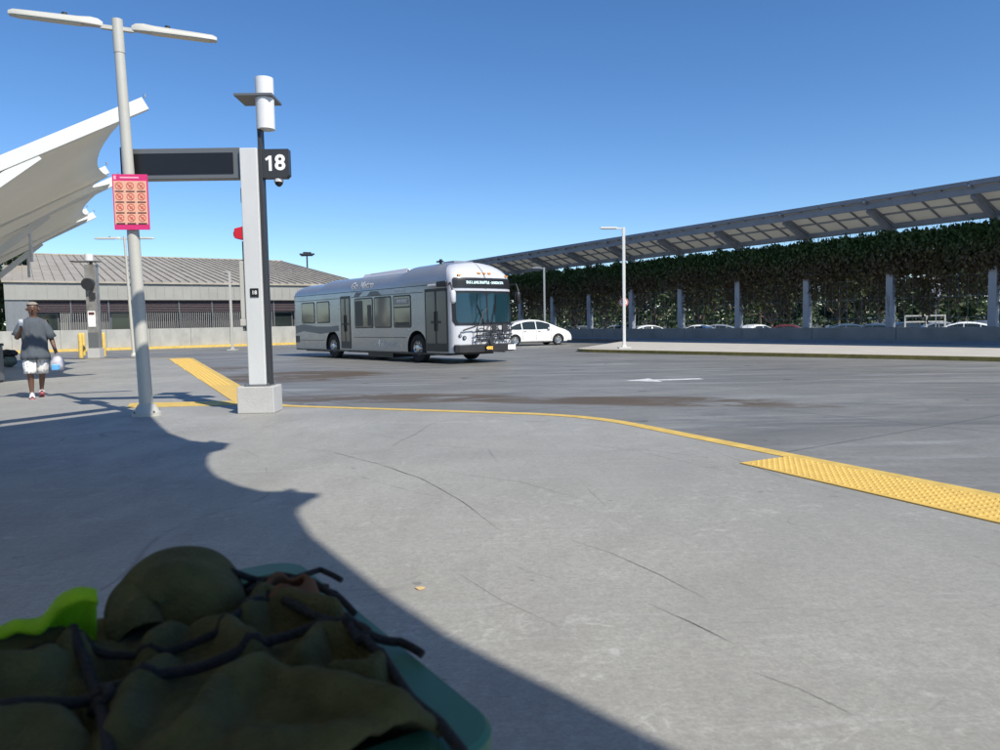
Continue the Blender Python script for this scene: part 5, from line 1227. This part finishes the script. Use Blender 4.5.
def H(a, b):
    wv = noise.noise(Vector((a * 9, b * 9, 1.3))) * .008; wu = noise.noise(Vector((a * 9, b * 9, 8.3))) * .008; A_, B_ = a + wv, b + wu
    h = .006
    for sgn, lst in ((1, RID), (-1, VAL)):
        best = 0
        for q, w, hh in lst:
            bd_ = 9
            for (x0, y0), (x1, y1) in zip(q, q[1:]):
                dx, dy = x1 - x0, y1 - y0; t = max(0, min(1, ((A_ - x0) * dx + (B_ - y0) * dy) / (dx * dx + dy * dy + 1e-9))); bd_ = min(bd_, math.hypot(A_ - x0 - dx * t, B_ - y0 - dy * t))
            v = hh * 1.15 * math.exp(-(bd_ / w) ** 1.6); best = max(best, v) + .3 * min(best, v)
        h += sgn * best
    # big rounded roll of cloth at the back
    du = ((A_ - RC[0]) * .6 + (B_ - RC[1]) * .8); dv = (-(A_ - RC[0]) * .8 + (B_ - RC[1]) * .6); dv += .25 * du; r_ = (abs(du) / (.082 if du > 0 else .068)) ** 2.3 + (abs(dv) / .052) ** 2.1
    if r_ < 1.6: h = max(h, h * .3 + .055 * max(0, 1 - r_) ** .5 * (1 - .10 * math.exp(-((du + .012) / .012) ** 2) - .12 * max(0, du / .08)) + .008 * noise.noise(Vector((a * 17, b * 17, 4))) - .014 * math.exp(-((du - .03) / .010) ** 2) * (1 - min(1, abs(dv) / .05)))
    h += .004 * noise.noise(Vector((a * 38 + b * 14, b * 22, 3))) + .0010 * noise.noise(Vector((a * 120, b * 90, 3))) + .005 * noise.noise(Vector((a * 13, b * 14, 6)))
    lim = .385 + .02 * noise.noise(Vector((b * 9, 3, 3))) + .03 * max(0, min(1, (b - .2) / .1))
    if r_ > 1: h -= .10 * max(0, min(1, (a - lim) / .035)) ** 1.5
    e_ = .052 + .008 * noise.noise(Vector((a * 14, 9, 3))); h -= .030 * max(0, min(1, (e_ - b) / .02)) ** 2
    h -= .03 * max(0, min(1, (.03 - a) / .03)) ** 2
    return h
M_FLC = mat('olive_fleece', (.066, .069, .031), 1.0, var=.3, scale=26, bump=.5, bscale=350, sheen=.06, spec=.08)
m = MB(); rows = []; na, nb_ = 210, 230
fl = empty('fleece_blanket', (c0.x, c0.y, ZR_)); tag(fl, 'crumpled olive-green fleece heaped on the green crate and bound with dark cord', 'blanket'); FO = Vector(fl.location)
for i in range(na + 1):
    a = .02 + .44 * i / na; row = []
    for j in range(nb_ + 1):
        b = .042 + .46 * j / nb_; wob = .006 * noise.noise(Vector((a * 9, 2, 2))); bb = b + wob * max(0, 1 - j / 12)
        p = c0 + ea * a + eb * bb; row.append(Vector((p.x, p.y, ZR_ + H(a, bb))) - FO)
    rows.append(row)
m.grid(rows); fo_ = m.build('cloth', M_FLC, fl, smooth=True, solid=.008)
# the looped roll of fleece standing up at the back
RP = [(146, 648, .70), (140, 622, .72), (150, 598, .74), (172, 579, .75), (198, 577, .76), (216, 592, .77), (222, 615, .77), (222, 642, .76)]
Rpts = [D(*p) for p in RP]; dense = []
for i in range(len(Rpts) - 1):
    p0, p1, p2, p3 = Rpts[max(i - 1, 0)], Rpts[i], Rpts[i + 1], Rpts[min(i + 2, len(Rpts) - 1)]
    for k in range(10): t = k / 10; dense.append(.5 * ((2 * p1) + (p2 - p0) * t + (2 * p0 - 5 * p1 + 4 * p2 - p3) * t * t + (3 * p1 - p0 - 3 * p2 + p3) * t ** 3))
m = MB(); rows = []
for i, p in enumerate(dense):
    tg = (dense[min(i + 1, len(dense) - 1)] - dense[max(i - 1, 0)]).normalized(); fo_n = Vector((.35, -1, .1)).normalized(); fo_n = (fo_n - tg * fo_n.dot(tg)).normalized(); fo_b = tg.cross(fo_n); row = []
    for k in range(40):
        a = 2 * math.pi * k / 40; r_ = .0285 + .003 * math.sin(i * .09) + .006 * noise.noise(Vector((math.cos(a) * 1.3, math.sin(a) * 1.3, i * .05))) + .0025 * math.sin(3 * a + i * .05)
        row.append(p + fo_n * math.cos(a) * r_ * 1.5 + fo_b * math.sin(a) * r_ - FO)
    rows.append(row)
m.grid(rows, closed=True); m.build('rolled_fold', M_FLC, fl, smooth=True)
def on_cloth(pts, up=.008, n=8):
    out = []
    for (a0, b0), (a1, b1) in zip(pts, pts[1:]):
        for k in range(n): f = k / n; a = a0 + (a1 - a0) * f; b = b0 + (b1 - b0) * f; p = c0 + ea * a + eb * b; out.append(Vector((p.x, p.y, ZR_ + max(H(a, b), -.004) + up)))
    for _ in range(45): out = [out[0]] + [Vector((out[i].x, out[i].y, (out[i - 1].z + out[i].z * 1.0 + out[i + 1].z) / 3 + .0001)) for i in range(1, len(out) - 1)] + [out[-1]]
    out = [Vector((p.x, p.y, max(p.z, ZR_ + H((p - c0).dot(ea), (p - c0).dot(eb)) + .0025))) for p in out]
    return out
M_CORD = mat('navy_cord', (.006, .006, .009), .85, bump=.6, bscale=300)
cords = empty('tie_cord', (c0.x, c0.y, ZR_)); tag(cords, 'dark navy cord wound across the olive fleece and knotted over the crate', 'cord')
def cord(pts, r_=.006, up=.008):
    P = on_cloth(pts, up); m = MB(); m.tube([p - FO for p in P], r_, 10); return m.build('strand', M_CORD, cords, smooth=True)
def pcord(pts, r_=.0055, up=.006, z=.02): cord([AB(x, y, z) for x, y in pts], r_ * .82, up * .8)
pcord([(-60, 728), (0, 718), (60, 705), (98, 694), (150, 684), (200, 672), (250, 655), (295, 643), (330, 637), (365, 640)], .0055)
pcord([(66, 642), (84, 664), (96, 690), (104, 720), (112, 770)], .0055, .010)
pcord([(20, 648), (62, 648), (110, 655), (165, 652), (215, 640), (250, 618), (290, 598)], .0045, .004)
pcord([(285, 612), (315, 626), (352, 642), (385, 664), (410, 690), (440, 712), (462, 735), (478, 770)], .0055, .008)
pcord([(345, 640), (372, 633), (400, 630), (425, 638)], .005, .010)
pcord([(88, 690), (104, 688), (112, 700), (98, 706), (90, 696)], .005, .014)
pcord([(352, 636), (368, 646), (360, 652), (350, 642)], .005, .012)
pcord([(178, 735), (205, 700), (222, 672)], .0025, .004)
pcord([(230, 582), (262, 574), (300, 566), (335, 576), (356, 592)], .0045, .012, .03); pcord([(238, 574), (270, 572), (305, 578), (330, 570)], .004, .02, .03)
pcord([(246, 586), (280, 570), (312, 572), (338, 584)], .0045, .022, .03); pcord([(250, 572), (285, 582), (320, 566), (344, 572)], .004, .03, .03)
# pouch, dark cloth and white scrap at the back of the crate
bk = empty('dark_jacket', (c0.x, c0.y, ZR_)); tag(bk, 'black bunched cloth stuffed in the far end of the green crate', 'jacket')
m = MB(); rows = []
for i in range(40):
    a = .33 + (LC - .04 - .33) * i / 39; row = []
    for j in range(50):
        b = .045 + .115 * j / 49; h = -.02 + .03 * noise.noise(Vector((a * 14, b * 12, 5))); p = c0 + ea * a + eb * b; row.append(Vector((p.x, p.y, ZR_ + h)) - FO)
    rows.append(row)
m.grid(rows); m.build('cloth', mat('black_cloth', (.010, .011, .014), .9), bk, smooth=True, solid=.01)
pab = AB(288, 600, .02); pc_ = c0 + ea * pab[0] + eb * pab[1]; pch = empty('brown_pouch', (pc_.x, pc_.y, ZR_ - .01), math.atan2(ea.y, ea.x)); tag(pch, 'open brown suede pouch tucked behind the fleece in the crate', 'pouch')
m = MB(); rows = []
for z, k_ in ((0, 1), (.02, 1.05), (.045, .9), (.062, .6)):
    rows.append([Vector((.026 * k_ * math.cos(a), .030 * k_ * math.sin(a), z * .62 + .012 + .004 * math.sin(3 * a) + .006 * noise.noise(Vector((a, z * 40, 1))))) for a in [k * math.pi / 10 for k in range(20)]])
m.grid(rows, closed=True); m.build('pouch', mat('brown_suede', (.085, .038, .018), .95, var=.2, scale=30), pch, smooth=True, solid=.005)
hv = empty('hi_vis_vest', (c0.x, c0.y, ZR_)); tag(hv, 'fluorescent yellow-green mesh vest poking out left of the olive fleece', 'vest')
m = MB(); rows = []
def hvh(u, v): return 0
hp0 = AB(-60, 626, .03); hp1 = AB(96, 622, .03)
for i in range(30):
    f = i / 29; row = []
    for j in range(14):
        g = j / 13; a = hp0[0] + (hp1[0] - hp0[0]) * f; b = hp0[1] + (hp1[1] - hp0[1]) * f; tz_ = .036 + .034 * math.exp(-((f - .92) / .24) ** 2) + .010 * noise.noise(Vector((f * 7, 0, 0)))
        a += .03 - .07 * g + .008 * noise.noise(Vector((f * 9, g * 4, 1))); p = c0 + ea * a + eb * b
        row.append(Vector((p.x, p.y, ZR_ - .06 + (tz_ + .06) * math.sin(g * math.pi * .62) ** .7)) - FO)
    rows.append(row)
m.grid(rows)
M_HV = mat('hi_vis_mesh', (.50, .95, .02), .7, bump=.8, bscale=500, trans=.3)
m.build('fabric', M_HV, hv, smooth=True, solid=.004)
ws_ = D(241, 592, .9); wsc = empty('white_wrapper', ws_); tag(wsc, 'small white scrap showing between the roll of fleece and the cords', 'wrapper')
m = MB(); m.add([(-.012, 0, -.02), (.014, 0, -.02), (.010, .004, .006), (-.004, .002, .014)], [(0, 1, 2, 3)]); m.build('film', M_TEXTW, wsc, solid=.003)
